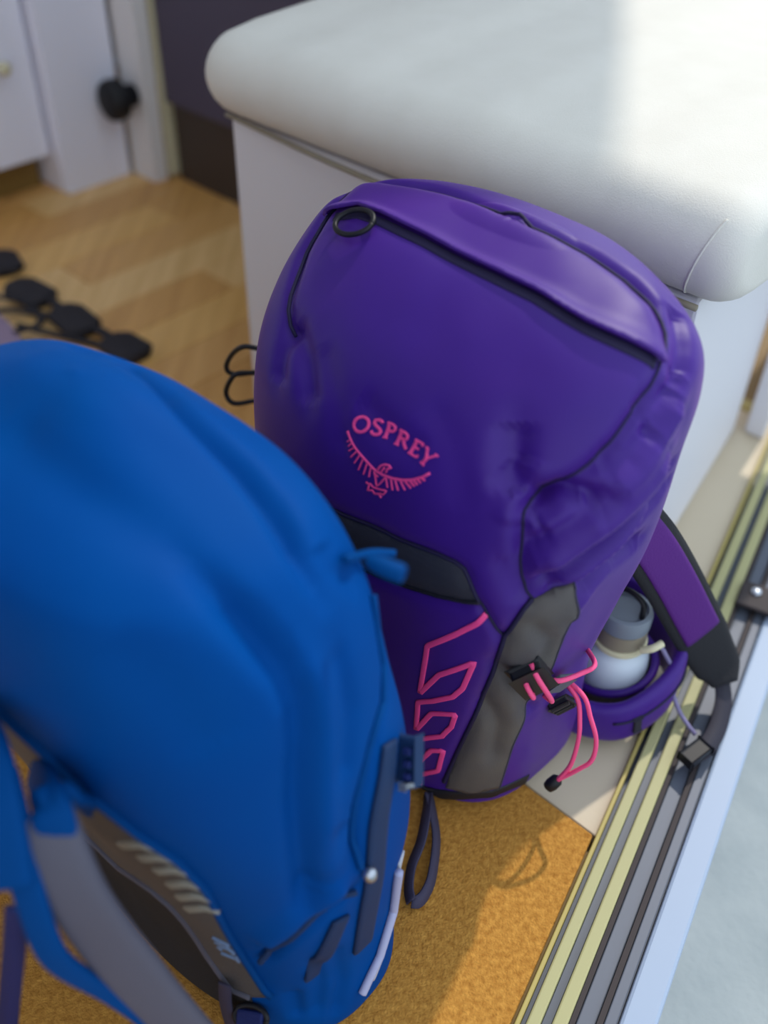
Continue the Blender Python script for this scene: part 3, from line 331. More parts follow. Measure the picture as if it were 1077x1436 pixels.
def auto_sharp(o, ang=40):
    me = o.data; bm = bmesh.new(); bm.from_mesh(me)
    for e in bm.edges: e.smooth = not (len(e.link_faces) == 2 and e.calc_face_angle(0) > math.radians(ang))
    bm.to_mesh(me); bm.free(); return o

def smooth_path(pts, n=40):
    """Catmull-Rom through the points, evenly spaced"""
    p = np.array(pts, float)
    if len(p) < 3: return resample(p, n)
    q = np.vstack([2*p[0]-p[1], p, 2*p[-1]-p[-2]]); out = []
    for i in range(1, len(q)-2):
        for t in np.linspace(0, 1, 12, endpoint=False):
            a, b, c, d = q[i-1], q[i], q[i+1], q[i+2]
            out.append(.5*((2*b)+(-a+c)*t+(2*a-5*b+4*c-d)*t*t+(-a+3*b-3*c+d)*t**3))
    out.append(p[-1]); return resample(np.array(out), n)
def sweep_bm(bm, path, normals, prof, cap=True, scale=None):
    """sweep a closed profile [(across, out)] along a path with surface normals"""
    path = np.array(path, float); T = np.gradient(path, axis=0); T /= np.linalg.norm(T, axis=1, keepdims=True)+1e-12
    rows = []
    for i, (p, t) in enumerate(zip(path, T)):
        nn = np.array(normals[i] if np.ndim(normals) == 2 else normals, float); nn = nn - t*(nn@t); nn /= np.linalg.norm(nn)+1e-12
        s = np.cross(nn, t); k = scale[i] if scale is not None else (1, 1)
        rows.append([bm.verts.new(p + s*a*k[0] + nn*b*k[1]) for a, b in prof])
    m = len(prof)
    for r1, r2 in zip(rows[:-1], rows[1:]):
        for j in range(m): bm.faces.new((r1[j], r1[(j+1) % m], r2[(j+1) % m], r2[j]))
    if cap: bm.faces.new(rows[0]); bm.faces.new(rows[-1][::-1])
def circ(r, n=8): return [(r*math.cos(2*math.pi*i/n), r*math.sin(2*math.pi*i/n)) for i in range(n)]
def pad(w, h, n=16, e=3.2):
    o = []
    for i in range(n):
        a = 2*math.pi*i/n; c, s = math.cos(a), math.sin(a)
        o.append((w/2*math.copysign(abs(c)**(2/e), c), h/2*math.copysign(abs(s)**(2/e), s)))
    return o
def flat(w, h): return [(-w/2, 0), (-w/2*.96, h), (w/2*.96, h), (w/2, 0)]
def tube(name, pts, r, m, parent, n=48, sides=8, ref=(0.3, 0.2, 1), smooth=True):
    bm = bmesh.new(); P = smooth_path(pts, n) if smooth else np.array(pts, float)
    T = np.gradient(P, axis=0); N = []; v = np.array(ref, float)
    for t in T:
        t = t/(np.linalg.norm(t)+1e-12); v = v - t*(v@t); v /= np.linalg.norm(v)+1e-9; N.append(v.copy())
    sweep_bm(bm, P, np.array(N), circ(r, sides)); return link(name, me_from(bm), m, parent)
def strap(name, pts, w, h, m, parent, normal=(0, 0, 1), n=48, prof=None, taper=None):
    P = smooth_path(pts, n); bm = bmesh.new(); sc = None
    if taper is not None: sc = [(np.interp(t, *taper), 1) for t in np.linspace(0, 1, n)]
    nn = normal
    if np.ndim(normal) == 2: nn = resample(np.array(normal, float), n)
    sweep_bm(bm, P, nn, prof or pad(w, h), scale=sc); return link(name, me_from(bm), m, parent)
# on the surface of a pack
def on_tube(name, L, key, r, m, parent, off=.0005, n=90, sides=8):
    sv = resample(TR[key] if isinstance(key, str) else key, n); P = L.P(sv[:, 0], sv[:, 1], off); N = L.N(sv[:, 0], sv[:, 1])
    bm = bmesh.new(); sweep_bm(bm, P, N, circ(r, sides)); return link(name, me_from(bm), m, parent)
def on_ribbon_bm(bm, L, key, w, h, off=0.0, n=60, base=-.0012):
    sv = resample(TR[key] if isinstance(key, str) else key, n); P = L.P(sv[:, 0], sv[:, 1], off); N = L.N(sv[:, 0], sv[:, 1])
    sweep_bm(bm, P, N, [(-w/2, base), (-w/2, h*.6), (-w*.35, h), (w*.35, h), (w/2, h*.6), (w/2, base)])
def on_ribbon(name, L, key, w, h, m, parent, off=0.0, n=60):
    bm = bmesh.new(); on_ribbon_bm(bm, L, key, w, h, off, n); return link(name, me_from(bm), m, parent)
def on_patch(name, L, key, h, m, parent, lift=None, ds=.07, dv=.0035):
    """a panel of cloth lying on the pack: its outline is cut into a fine grid and laid on the surface"""
    poly = TR[key] if isinstance(key, str) else key
    q = np.array(poly)/np.array([ds, dv]); out = []
    for u, w in zip(q, np.roll(q, -1, axis=0)):       # a dense rim
        n = max(1, int(np.abs(w-u).max()/.7)); out += [u+(w-u)*i/n for i in range(n)]
    rimp = np.array(out); lo, hi = rimp.min(0), rimp.max(0); A, B = rimp, np.roll(rimp, -1, axis=0); inner = []
    for x in np.arange(math.ceil(lo[0]), hi[0]):
        for y in np.arange(math.ceil(lo[1]), hi[1]):
            c = ((A[:, 1] > y) != (B[:, 1] > y)) & (x < (B[:, 0]-A[:, 0])*(y-A[:, 1])/(B[:, 1]-A[:, 1]+1e-15)+A[:, 0])
            if c.sum() % 2 and np.hypot(A[:, 0]-x, A[:, 1]-y).min() > .4: inner.append((x, y))
    pts = [Vector(p) for p in rimp.tolist()+inner]; n = len(rimp)
    vv, _, ff, *_ = delaunay_2d_cdt(pts, [(i, (i+1) % n) for i in range(n)], [list(range(n))], 1, 1e-5)
    bm = bmesh.new(); vs = [bm.verts.new((p.x, p.y, 0)) for p in vv]
    for fc in ff: bm.faces.new([vs[i] for i in fc])
    for v in [v for v in bm.verts if not v.link_faces]: bm.verts.remove(v)
    bm.verts.index_update()
    sv = np.array([(v.co.x*ds, v.co.y*dv) for v in bm.verts])
    hh = np.full(len(sv), h) if lift is None else np.array([lift(a, b) for a, b in sv])
    P = L.P(sv[:, 0], sv[:, 1], hh); Q = L.P(sv[:, 0], sv[:, 1], hh-h-.0012 if lift is not None else -.0012)
    for v, p in zip(bm.verts, P): v.co = V3(p)
    bm.verts.index_update(); base = list(bm.verts)
    rim = {}
    for e in [e for e in bm.edges if len(e.link_faces) == 1]:
        for v in e.verts:
            if v not in rim: rim[v] = bm.verts.new(V3(Q[v.index]))
    for e in [e for e in bm.edges if len(e.link_faces) == 1 and e.verts[0] in rim and e.verts[1] in rim]:
        a, b = e.verts; bm.faces.new((a, b, rim[b], rim[a]))
    return link(name, me_from(bm), m, parent)
def body(name, L, m, parent, step=1):
    t = L.tab[:, :-1]; ns, nv = t.shape[:2]; vs = t.reshape(-1, 3)
    I = np.arange(ns*nv).reshape(ns, nv); J = np.roll(I, -1, axis=1)
    F = np.stack([I[:-1], J[:-1], J[1:], I[1:]], -1).reshape(-1, 4).tolist()
    F.append(I[0][::-1].tolist()); F.append(I[-1].tolist())
    me = bpy.data.meshes.new(name); me.from_pydata(vs.tolist(), [], F); me.update()
    bm = bmesh.new(); bm.from_mesh(me); bmesh.ops.recalc_face_normals(bm, faces=bm.faces); bm.to_mesh(me); bm.free()
    return link(name, me, m, parent)
# plain solids
def prism(name, poly, z0, z1, m, parent=None, bevel=0.0, seg=2):
    bm = bmesh.new(); b = [bm.verts.new((p[0], p[1], z0)) for p in poly]; t = [bm.verts.new((p[0], p[1], z1)) for p in poly]; n = len(poly)
    bm.faces.new(b[::-1]); bm.faces.new(t)
    for i in range(n): bm.faces.new((b[i], b[(i+1) % n], t[(i+1) % n], t[i]))
    if bevel: bmesh.ops.bevel(bm, geom=bm.edges[:], offset=bevel, segments=seg, affect='EDGES', profile=.5)
    o = link(name, me_from(bm), m, parent, smooth=False); return o
def rkbox(name, R0, R1, k0, k1, z0, z1, m, parent=None, bevel=0.0, seg=2):
    return prism(name, [rk(R0, k0), rk(R1, k0), rk(R1, k1), rk(R0, k1)], z0, z1, m, parent, bevel, seg)
def lathe(name, base, axis, prof, m, parent, n=28):
    """prof: [(radius, height)] around an axis"""
    ax = np.array(axis, float); ax /= np.linalg.norm(ax); s = np.cross(ax, [0.3, 1, .1]); s /= np.linalg.norm(s); t = np.cross(ax, s)
    bm = bmesh.new(); rows = []
    for r, h in prof: rows.append([bm.verts.new(V3(np.array(base)+ax*h+(s*math.cos(a)+t*math.sin(a))*max(r, 1e-5))) for a in np.linspace(0, 2*np.pi, n, endpoint=False)])
    for a, b in zip(rows[:-1], rows[1:]):
        for j in range(n): bm.faces.new((a[j], a[(j+1) % n], b[(j+1) % n], b[j]))
    bm.faces.new(rows[0][::-1]); bm.faces.new(rows[-1])
    return auto_sharp(link(name, me_from(bm), m, parent), 50)
def torus_at(name, c, u, v, ru, rv, r, m, parent, n=40, a0=0, a1=2*math.pi):
    pts = [np.array(c)+np.array(u)*ru*math.cos(a)+np.array(v)*rv*math.sin(a) for a in np.linspace(a0, a1, n)]
    return tube(name, pts, r, m, parent, n=n*2, sides=10, ref=np.cross(u, v))
def slab(name, c, u, v, w, h, d, m, parent, bevel=.001):
    """a small bevelled block: centre, two axes, size along u, v and normal"""
    u = V3(u).normalized(); nn = u.cross(V3(v)).normalized(); vv = nn.cross(u)
    bm = bmesh.new(); bmesh.ops.create_cube(bm, size=1)
    for q in bm.verts: q.co = V3(c) + u*q.co.x*w + vv*q.co.y*h + nn*q.co.z*d
    bmesh.ops.bevel(bm, geom=bm.edges[:], offset=bevel, segments=2, affect='EDGES', profile=.5)
    return link(name, me_from(bm), m, parent, smooth=False)

# ---------------------------------------------------------------- the setting: floors, sill, bench wall, cabinets
TD = np.array([math.cos(math.radians(62)), math.sin(math.radians(62)), 0]); PD = np.array([TD[1], -TD[0], 0])   # along / across the door track
def tq(t, q, z=0.0): return TD*t + PD*q + np.array([0, 0, z])
def tqbox(name, q0, q1, z0, z1, m, parent=None, t0=-.6, t1=2.6, bevel=0.0): return prism(name, [tq(t0, q0), tq(t0, q1), tq(t1, q1), tq(t1, q0)], z0, z1, m, parent, bevel)

def clip_track(R0, R1, k0, k1, qmax=-.052):
    """a floor rectangle cut off at the door track"""
    poly = [rk(R0, k0), rk(R1, k0), rk(R1, k1), rk(R0, k1)]; out = []
    for a, b in zip(poly, poly[1:]+poly[:1]):
        qa, qb = a@PD-qmax, b@PD-qmax
        if qa <= 0: out.append(a)
        if qa*qb < 0: out.append(a+(b-a)*qa/(qa-qb))
    return out
floor = struct(prism('floor', clip_track(-2.6, 1.2, -1.0, 2.0), -.06, -.020, 'plinth'))
W_ = .088
for i in range(24):
    R0 = -2.40 + i*W_
    if R0 > -.62: break
    k = -.95 + (i*.37 % .6); j = 0
    while k < 1.95:
        k1 = min(k+.62, 1.99)
        kk0, kk1 = k, k1
        poly = [rk(R0+.0006, kk0+.0006), rk(R0+W_-.0006, kk0+.0006), rk(R0+W_-.0006, kk1-.0006), rk(R0+.0006, kk1-.0006)]
        prism('plank', poly, -.0195, -.008 + random.uniform(-.0003, .0003), OAK[(i*5+j*3) % 4], floor, .0012, 1)
        k = k1; j += 1
entry = struct(prism('trim_1', clip_track(-.60, 1.0, .49, 1.19), -.0195, -.007, 'pale_floor', None, .001, 1))
edge_strip = struct(prism('trim_2', clip_track(-.60, 1.0, 1.19, 1.215), -.0195, -.004, 'olive', None, .002, 1))
mat_o = prism('entrance_mat', clip_track(-.95, 1.0, -.45, .486, -.054), -.0075, -.0005, 'cork', None, .002, 2)
tag(mat_o, 'speckled orange cork entrance mat under both backpacks beside the door track', 'mat')

ground = struct(prism('ground', [tq(-2.5, .03), tq(-2.5, 6), tq(9, 6), tq(9, .03)], -.26, -.14, 'asphalt'))
tr = thing('door_track', 'sliding door track with yellow bars and dark gaps along the sill', 'door track', tq(.4, 0, 0))
tqbox('track_bed', -.052, .019, -.14, -.012, 'rail', tr)
tqbox('edging', -.0515, -.0475, -.012, .000, 'olive', tr, bevel=.001)
tqbox('bar', -.0435, -.0335, -.012, .004, 'yellow', tr, bevel=.0015)
tqbox('bar', -.0260, -.0150, -.012, .004, 'yellow', tr, bevel=.0015)
tqbox('rubber_strip', -.0145, -.0105, -.012, .001, 'rail_dark', tr)
tqbox('rubber_strip', -.0330, -.0265, -.012, -.006, 'rail', tr)
tqbox('lower_channel', -.0100, .0035, -.012, -.005, 'rail', tr, bevel=.001)
tqbox('rubber_strip', .0040, .0085, -.012, -.002, 'rail_dark', tr)
tqbox('outer_lip', .0090, .0180, -.012, -.003, 'rail', tr, bevel=.001)
sill = struct(tqbox('trim_3', .0192, .046, -.14, -.001, 'sill', None, bevel=.003))

# bench: white box with a thick cream cushion
RB0, RB1 = -.905, -.305
bench_poly = [rk(RB0, .728), rk(RB1, .728), rk(-.384, 1.136), rk(RB0, 1.30)]
bench = prism('bench_base', bench_poly, -.006, .385, 'bench', None, .004, 2)
tag(bench, 'white painted box bench standing behind the purple backpack', 'bench')
def cushion():
    t = thing('seat_cushion', 'thick cream upholstered cushion lying on the white bench', 'cushion', rk(-.6, .9, .386))
    bm = bmesh.new(); n = 16; rows = []
    R0, R1, k0, k1, z0, z1 = -.925, -.272, .700, 1.42, .386, .478
    # rounded section swept along the bench, with a softly crowned top
    sec = []
    rf = .046
    for a in np.linspace(-90, 90, 14):
        aa = math.radians(a); sec.append((k0+rf-rf*math.cos(aa), z0+rf+rf*math.sin(aa)))
    for k in np.linspace(k0+rf+.03, k1-rf, 10): sec.append((k, z1 + .012*math.sin(math.pi*(k-k0)/(k1-k0))))
    for a in np.linspace(90, -90, 14):
        aa = math.radians(a); sec.append((k1-rf+rf*math.cos(aa), z0+rf+rf*math.sin(aa)))
    zc = (z0+z1)/2; kc = (k0+k1)/2
    Rs = np.concatenate([R0+.030*(1-np.cos(np.linspace(0, math.pi/2, 8))), np.linspace(R0+.05, R1-.05, 24), R1-.030*(1-np.cos(np.linspace(math.pi/2, 0, 8)))])
    for R in Rs:
        e = min(R-R0, R1-R); sc = math.sqrt(max(0, 1-max(0, 1-e/.030)**2)) if e < .030 else 1
        ins = .020*(1-sc)
        wv = .0015*math.sin(R*31)+.001*math.sin(R*77)
        row = []
        for k, z in sec:
            dk = (k-kc); dz = z-zc
            row.append(bm.verts.new(V3(rk(R, kc+dk*(1-ins/abs(kc-k0)) , zc+dz*(1-ins/.046)+(wv if z > zc else 0)))))
        rows.append(row)
    m = len(sec)
    for a, b in zip(rows[:-1], rows[1:]):
        for j in range(m): bm.faces.new((a[j], a[(j+1) % m], b[(j+1) % m], b[j]))
    bm.faces.new(rows[0][::-1]); bm.faces.new(rows[-1])
    link('cover', me_from(bm), 'cream', t)
    # piping along the lower front edge, and the end seam running over the front
    tube('piping', [rk(-.905, .722, .3885), rk(-.7, .7075, .3885), rk(-.5, .7075, .3885), rk(-.30, .7115, .3885)], .003, 'taupe', t)
    pts = [rk(R1-.050+.0030*i, k-.0002, z) for i, (k, z) in enumerate(sec[1:11])]
    tube('end_seam', pts, .0010, 'cream', t)
    return t
cushion()

# low white panel by the doorway, past the end of the bench
pA, pB = rk(-.372, 1.142), rk(-.345, 1.142)
lk = prism('door_post', [pA, pB, pB+TD*.45, pA+TD*.45], -.006, .372, 'bench', None, .003, 2)
tag(lk, 'low white post standing past the right end of the white bench beside the door track', 'post')
# wall behind the bench, ending at the doorway
wall_back = struct(prism('wall_back', [rk(-2.4, 1.44), rk(-.86, 1.44), rk(-.86, 1.50), rk(-2.4, 1.50)], -.06, 1.9, 'wall'))
wall_left = struct(prism('wall_left', [rk(-2.46, -1.0), rk(-2.4, -1.0), rk(-2.4, 1.50), rk(-2.46, 1.50)], -.06, 1.9, 'wall'))

wall_front = struct(prism('wall_front', [rk(-2.46, -1.30), rk(.55, -1.30), rk(.55, -1.24), rk(-2.46, -1.24)], -.06, 1.9, 'wall'))
# unseen ceiling, its edge cut back to let more sky light in
ceiling = struct(prism('ceiling', [rk(-2.46, -1.30), tq(-1.15, -.06), tq(.10, -.06), rk(-1.20, .30), rk(-1.20, 1.50), rk(-2.46, 1.50)], 1.9, 1.96, 'wall'))

# added unseen slab, its edge placed to shade the left of the cushion top
EL = 1.43/math.tan(SEL); ex, ey = .196 + EL*math.cos(SAZ), .895 + EL*math.sin(SAZ)
shade_slab = struct(prism('trim_4', [(ex-.0265, ey-.16), (ex+.110, ey+.67), (-1.2, ey+.67), (-1.2, ey-.16)], 1.9, 1.94, 'wall'))

# white cabinets on the left, over an oak plinth
def cabinet():
    a = thing('low_cabinet', 'white cabinet with recessed oak plinth at the left edge', 'cabinet', rk(-1.8, .5, -.008))
    rkbox('carcass', -2.2, -1.700, -.4, .925, .060, .80, 'cab', a, .003)
    rkbox('door', -1.700, -1.686, -.398, .25, .064, .79, 'cab', a, .002)
    rkbox('door', -1.700, -1.686, .256, .923, .064, .79, 'cab', a, .002)
    lathe('knob', rk(-1.686, .86, .235), RV, [(.006, 0), (.006, .012), (.011, .016), (.011, .024), (.007, .028)], 'ivory', a, 16)
    rkbox('plinth', -2.2, -1.735, -.4, .920, -.008, .060, 'plinth', a, .002)
    b = thing('tall_cabinet', 'tall plain white cabinet standing behind the low cabinet', 'cabinet', rk(-1.8, 1.0, -.008))
    rkbox('carcass', -2.2, -1.670, .930, 1.075, -.008, 1.3, 'cab', b, .003)
    rkbox('side_panel', -1.669, -1.660, .932, 1.073, -.008, 1.3, 'cab', b, .001)
    c = thing('dark_cabinet', 'dark grey cabinet with brown base behind the bench end', 'cabinet', rk(-1.4, 1.2, -.008))
    rkbox('carcass', -1.580, -.945, 1.118, 1.40, .140, 1.2, 'dark_cab', c, .003)
    rkbox('base', -1.572, -.945, 1.128, 1.40, -.008, .140, 'dark_wood', c, .002)
    rkbox('trim', -1.588, -1.580, 1.112, 1.40, .0, 1.2, 'ivory', c, .001)
    p = prism('wall_panel', [rk(-1.6585, 1.080), rk(-1.5895, 1.080), rk(-1.5895, 1.11), rk(-1.6585, 1.11)], -.008, 1.3, 'wall', None, .001)
    tag(p, 'narrow cream wall panel between the tall white cabinet and the dark cabinet', 'panel')
    k = thing('door_stop', 'round black rubber stop fixed to the narrow cream panel', 'stop', rk(-1.625, 1.10, .16))
    lathe('base', rk(-1.622, 1.0795, .152), -NV, [(.020, 0), (.020, .008), (.014, .012), (.014, .03)], 'black_plastic', k, 24)
    lathe('cap', rk(-1.622, 1.053, .152), -NV, [(.030, 0), (.036, .004), (.037, .02), (.034, .03), (.024, .036), (.008, .038)], 'knob', k, 28)
cabinet()

# ---------------------------------------------------------------- purple backpack
def cloth_noise(amp, f=9, seed=0):
    def fn(tab):
        out = np.zeros(tab.shape[:2]); st = tab[::4, ::4]
        co = np.array([[noise.noise(Vector((p[0]*f+seed, p[1]*f, p[2]*f*.7))) + .4*noise.noise(Vector((p[0]*f*2.7, p[1]*f*2.7+seed, p[2]*f*1.6))) for p in row] for row in st])
        i = np.linspace(0, co.shape[0]-1, tab.shape[0]); j = np.linspace(0, co.shape[1]-1, tab.shape[1])
        r = np.array([np.interp(j, np.arange(co.shape[1]), c) for c in co])
        return amp*np.array([np.interp(i, np.arange(r.shape[0]), r[:, q]) for q in range(r.shape[1])]).T
    return fn
def nearest_line(key):
    a = np.array(resample(TR[key], 80)); sc = np.array([.05, 1.1])
    return lambda s, v: float(np.sqrt((((a-[s, v])*sc)**2).sum(1).min()))

LP = Loft(PURPLE, eb=2.05); LB = Loft(BLUE)
pf = lambda i, d, w: (TR['pfold%d' % i], d, w)
LP.crease([(TR['seam_top'], .0065, .0065), (TR['seam_right'], .0070, .0070), (TR['pocket_seam'], .003, .005), (TR['side_seam'], .004, .006),
           (TR['band_low'], .004, .006), (TR['band_top'], .003, .006),
           pf(0, .0080, .0060), pf(1, .0150, .0075), pf(2, .0140, .0065), pf(3, .0130, .0075), pf(4, .0110, .007), pf(5, .0090, .012), pf(6, .0070, .010),
           pf(19, -.0110, .013), pf(20, -.0100, .012), pf(21, -.0080, .010), pf(22, -.0080, .010), pf(24, -.0060, .012), pf(25, .006, .008), pf(26, .006, .008), pf(27, -.005, .008),
           pf(7, .0060, .009), pf(8, .0075, .009), pf(9, .0060, .009), pf(10, .0055, .009), pf(11, .0035, .012), pf(12, .006, .012), pf(13, .003, .008),
           pf(14, .006, .008), pf(15, .006, .008), pf(16, .005, .007), pf(17, .0025, .012), pf(18, .002, .014)], cloth_noise(.0022, 11, 3))
# the bottle presses the cloth of the side in
BOT_TOP, BOT_LOW = np.array(TR['bottle_cap'][0]), np.array(TR['bottle_low'][0])
bot_ax = np.array([-.0, .01, 1.0]); bot_ax /= np.linalg.norm(bot_ax)
bot_foot = BOT_TOP - bot_ax*((BOT_TOP[2]-.012)/bot_ax[2])
def press(L, foot, ax, r, h):
    t = L.tab.copy(); d = t - foot; a = d@ax; rad = d - a[..., None]*ax; l = np.linalg.norm(rad, axis=-1)
    m = (l < r) & (a > -.03) & (a < h); fade = np.clip((h-a)/.03, 0, 1)
    # push straight into the pack (towards its middle)
    inw = -RV*1.0
    need = np.sqrt(np.maximum(r**2 - (rad@NV)**2, 0)) + rad@RV
    t[m] += (inw*(need*fade)[..., None])[m]; L.set(t)
press(LP, bot_foot, bot_ax, .0345, .16)

bag = thing('purple_backpack', 'purple hiking backpack with pink logo leaning towards the white bench', 'backpack', rk(-.37, .52))
pb = body('body', LP, 'purple', bag)
on_tube('piping', LP, 'seam_top', .0015, 'seam', bag, .0030)  # dark tube standing in for the shade inside the top crease
on_tube('piping', LP, 'seam_right', .0011, 'seam', bag, .0002)
on_tube('piping', LP, 'side_seam', .0020, 'seam', bag, .0008)
on_tube('piping', LP, 'pocket_seam', .0011, 'seam', bag, .0005)
fe = nearest_line('flap_edge')
on_patch('zipper_flap', LP, 'flap', .0016, 'purple_flap', bag, lift=lambda s, v: .0022 + .0050*math.exp(-(fe(s, v)/.014)**2))
on_ribbon('zipper', LP, 'zip', .008, .0012, 'seam', bag)
rc = np.array(TR['ring'][0]); rp = LP.P(rc[0], rc[1], .0045); rn = LP.N(rc[0], rc[1])
rx = np.array(TR['ring_x']); ru = LP.P(rx[1, 0], rx[1, 1]) - LP.P(rx[0, 0], rx[0, 1]); rw = np.linalg.norm(ru)/2; ru /= np.linalg.norm(ru); rv = np.cross(rn, ru)
torus_at('zip_pull_ring', rp, ru, rv, rw*.86, rw*.62, .0021, 'black_plastic', bag)
on_patch('front_mesh_band', LP, 'band', .0010, 'mesh_dark', bag)
on_tube('binding', LP, 'band_top', .0016, 'seam', bag, .001)
on_tube('binding', LP, 'band_low', .0019, 'black_cord', bag, .001)
on_patch('side_mesh_pocket', LP, 'mesh', .0012, 'mesh', bag)
on_tube('binding', LP, 'mesh_edge', .0009, 'webbing', bag, .001)
on_ribbon('base_binding', LP, 'base_edge', .012, .0014, 'black_cord', bag)
bm = bmesh.new(); on_ribbon_bm(bm, LP, 'pink0', .0046, .0009, .0006, 260); link('pink_outline', me_from(bm), 'pink', bag)
bm = bmesh.new()
for ch, strokes in TR['letters']:
    for sv, wd in strokes: on_ribbon_bm(bm, LP, sv, .0023*wd, .0007, .0005, 34)
link('brand_lettering', me_from(bm), 'pink', bag)
bm = bmesh.new()
for i, (sv, wd) in enumerate(TR['bird']): on_ribbon_bm(bm, LP, sv, .0019*wd, .0007, .0005, 40 if i == 0 else 14)
link('bird_emblem', me_from(bm), 'pink', bag)
# cord lock, buckle and the pink compression cord
lkc = np.array(TR['lock'][0]); la = np.array(TR['lock_ax']); lu = la[1]-la[0]; nB = -NV*.6+RV*.8
cl = slab('cord_hook', lkc - nB*.004, lu, np.cross(nB, lu), .040, .024, .010, 'black_plastic', bag, .0025)
ba = np.array(TR['buckle_a']); slab('buckle', ba.mean(0), ba[1]-ba[0], np.cross(nB, ba[1]-ba[0]), .026, .016, .006, 'rail', bag, .0015)
la = np.array(TR['ladder']); lu = la[1]-la[0]; lc = la.mean(0); lv = np.cross(nB, lu); lv /= np.linalg.norm(lv); lun = lu/np.linalg.norm(lu)
lad = slab('ladder_buckle', lc, lu, lv, .030, .018, .006, 'black_plastic', bag, .0015)
for k in (-1, 0, 1): slab('bar', lc + lun*k*.009 + nB*.004, lv, lun, .017, .0032, .003, 'rail_dark' if k else 'black_plastic', lad, .0006)
for k in ('cord_lock1', 'cord_lock2', 'cord_up', 'cord_a', 'cord_b'): tube('pink_cord', TR[k], .0021, 'pink_cord', bag, 50)
ce = np.array(TR['cord_end']); dv = ce[1]-ce[0]; lathe('cord_end', ce[0], dv, [(.003, 0), (.0058, .003), (.0062, .010), (.0052, .015), (.002, .017)], 'black_plastic', bag, 16)
for k in ('loop1', 'loop2'): tube('tool_loop', TR[k], .0026, 'black_cord', bag, 50)
strap('haul_webbing', TR['webbing_a'], .012, .0016, 'webbing', bag, normal=(.75, -.25, .6), prof=flat(.011, .0016))
strap('haul_webbing', TR['webbing_b'], .012, .0016, 'webbing', bag, normal=(-.7, -.3, .6), prof=flat(.011, .0016))
# right shoulder strap, with padded edge and webbing tail
sn = RV*.30 - NV*.55 + np.array([0, 0, .80])
ss = strap('shoulder_strap', TR['strap_r'], .056, .014, 'black_mesh', bag, normal=sn, prof=pad(.056, .014), taper=([0, .75, .93, 1], [1.05, 1.0, .85, .45]))
P = smooth_path(TR['strap_r'], 48); T = np.gradient(P, axis=0); T /= np.linalg.norm(T, axis=1, keepdims=True)
N = sn - T*(T@sn)[:, None]; N /= np.linalg.norm(N, axis=1, keepdims=True); P = (P + N*.0066)[:34]
bm = bmesh.new(); sweep_bm(bm, P, N[:34], pad(.040, .005)); link('foam_panel', me_from(bm), 'purple_foam', ss)
strap('webbing_tail', TR['strap_web'], .018, .0018, 'dark_web', bag, normal=(.3, -.2, 1), prof=flat(.018, .0018))
sc_ = np.array(TR['strap_clip']); slab('webbing_clip', sc_.mean(0), sc_[1]-sc_[0], np.cross([0, 0, 1], sc_[1]-sc_[0]), .028, .016, .008, 'black_plastic', bag, .002)
tube('elastic_cord', TR['hose'], .0022, 'hose', bag, 60)
# hip belt wing lying by the bottle
bn = [rk(-.275, .560, .030), rk(-.245, .566, .029), rk(-.219, .584, .031), rk(-.206, .618, .036), rk(-.206, .655, .040), rk(-.224, .688, .044), rk(-.262, .702, .047), rk(-.30, .700, .048)]
P = smooth_path(bn, 48); T = np.gradient(P, axis=0); N = np.cross(T, [0, 0, 1]); N /= np.linalg.norm(N, axis=1, keepdims=True)
bm = bmesh.new(); sweep_bm(bm, P, N, pad(.092, .016), scale=[(np.interp(t, [0, .15, .5, 1], [.50, .50, .72, .95]), 1) for t in np.linspace(0, 1, 48)])
hb = link('hip_belt', me_from(bm), 'purple', bag)
q = P[10:40] + N[10:40]*.0085 + np.array([0, 0, .008]); tube('zip', q, .0014, 'seam', hb, 40)
slab('tab', P[14]+N[14]*.009, T[14], (0, 0, 1), .008, .020, .004, 'dark_web', hb, .001)
slab('tab', P[31]+N[31]*.009+np.array([0, 0, .012]), T[31], (0, 0, 1), .006, .014, .004, 'taupe', hb, .001)
# pocket sleeve round the bottle
bm = bmesh.new(); rows = []; AA = np.linspace(math.radians(-125), math.radians(110), 40)
def sleeve(a, z, r): return bot_foot*np.array([1, 1, 0]) + bot_ax*(z + z*.55*math.sin(.5*(a+1.2)))/bot_ax[2] + r*(RV*math.cos(a)+NV*math.sin(a)) + np.array([0, 0, .002])
for z, r in ((.0, .0345), (.012, .0355), (.026, .0365), (.036, .0370), (.038, .0372), (.038, .0352), (.030, .0348), (.012, .0342), (.003, .0335)):
    rows.append([bm.verts.new(V3(sleeve(a, z, r))) for a in AA])
for a, b in zip(rows, rows[1:]+rows[:1]):
    for j in range(39): bm.faces.new((a[j], a[j+1], b[j+1], b[j]))
bm.faces.new([r[0] for r in rows]); bm.faces.new([r[-1] for r in rows][::-1])
sp = link('bottle_pocket', me_from(bm), 'mesh', bag)
tube('pocket_hem', [sleeve(a, .037, .0385) for a in AA], .0042, 'purple', sp, 60)

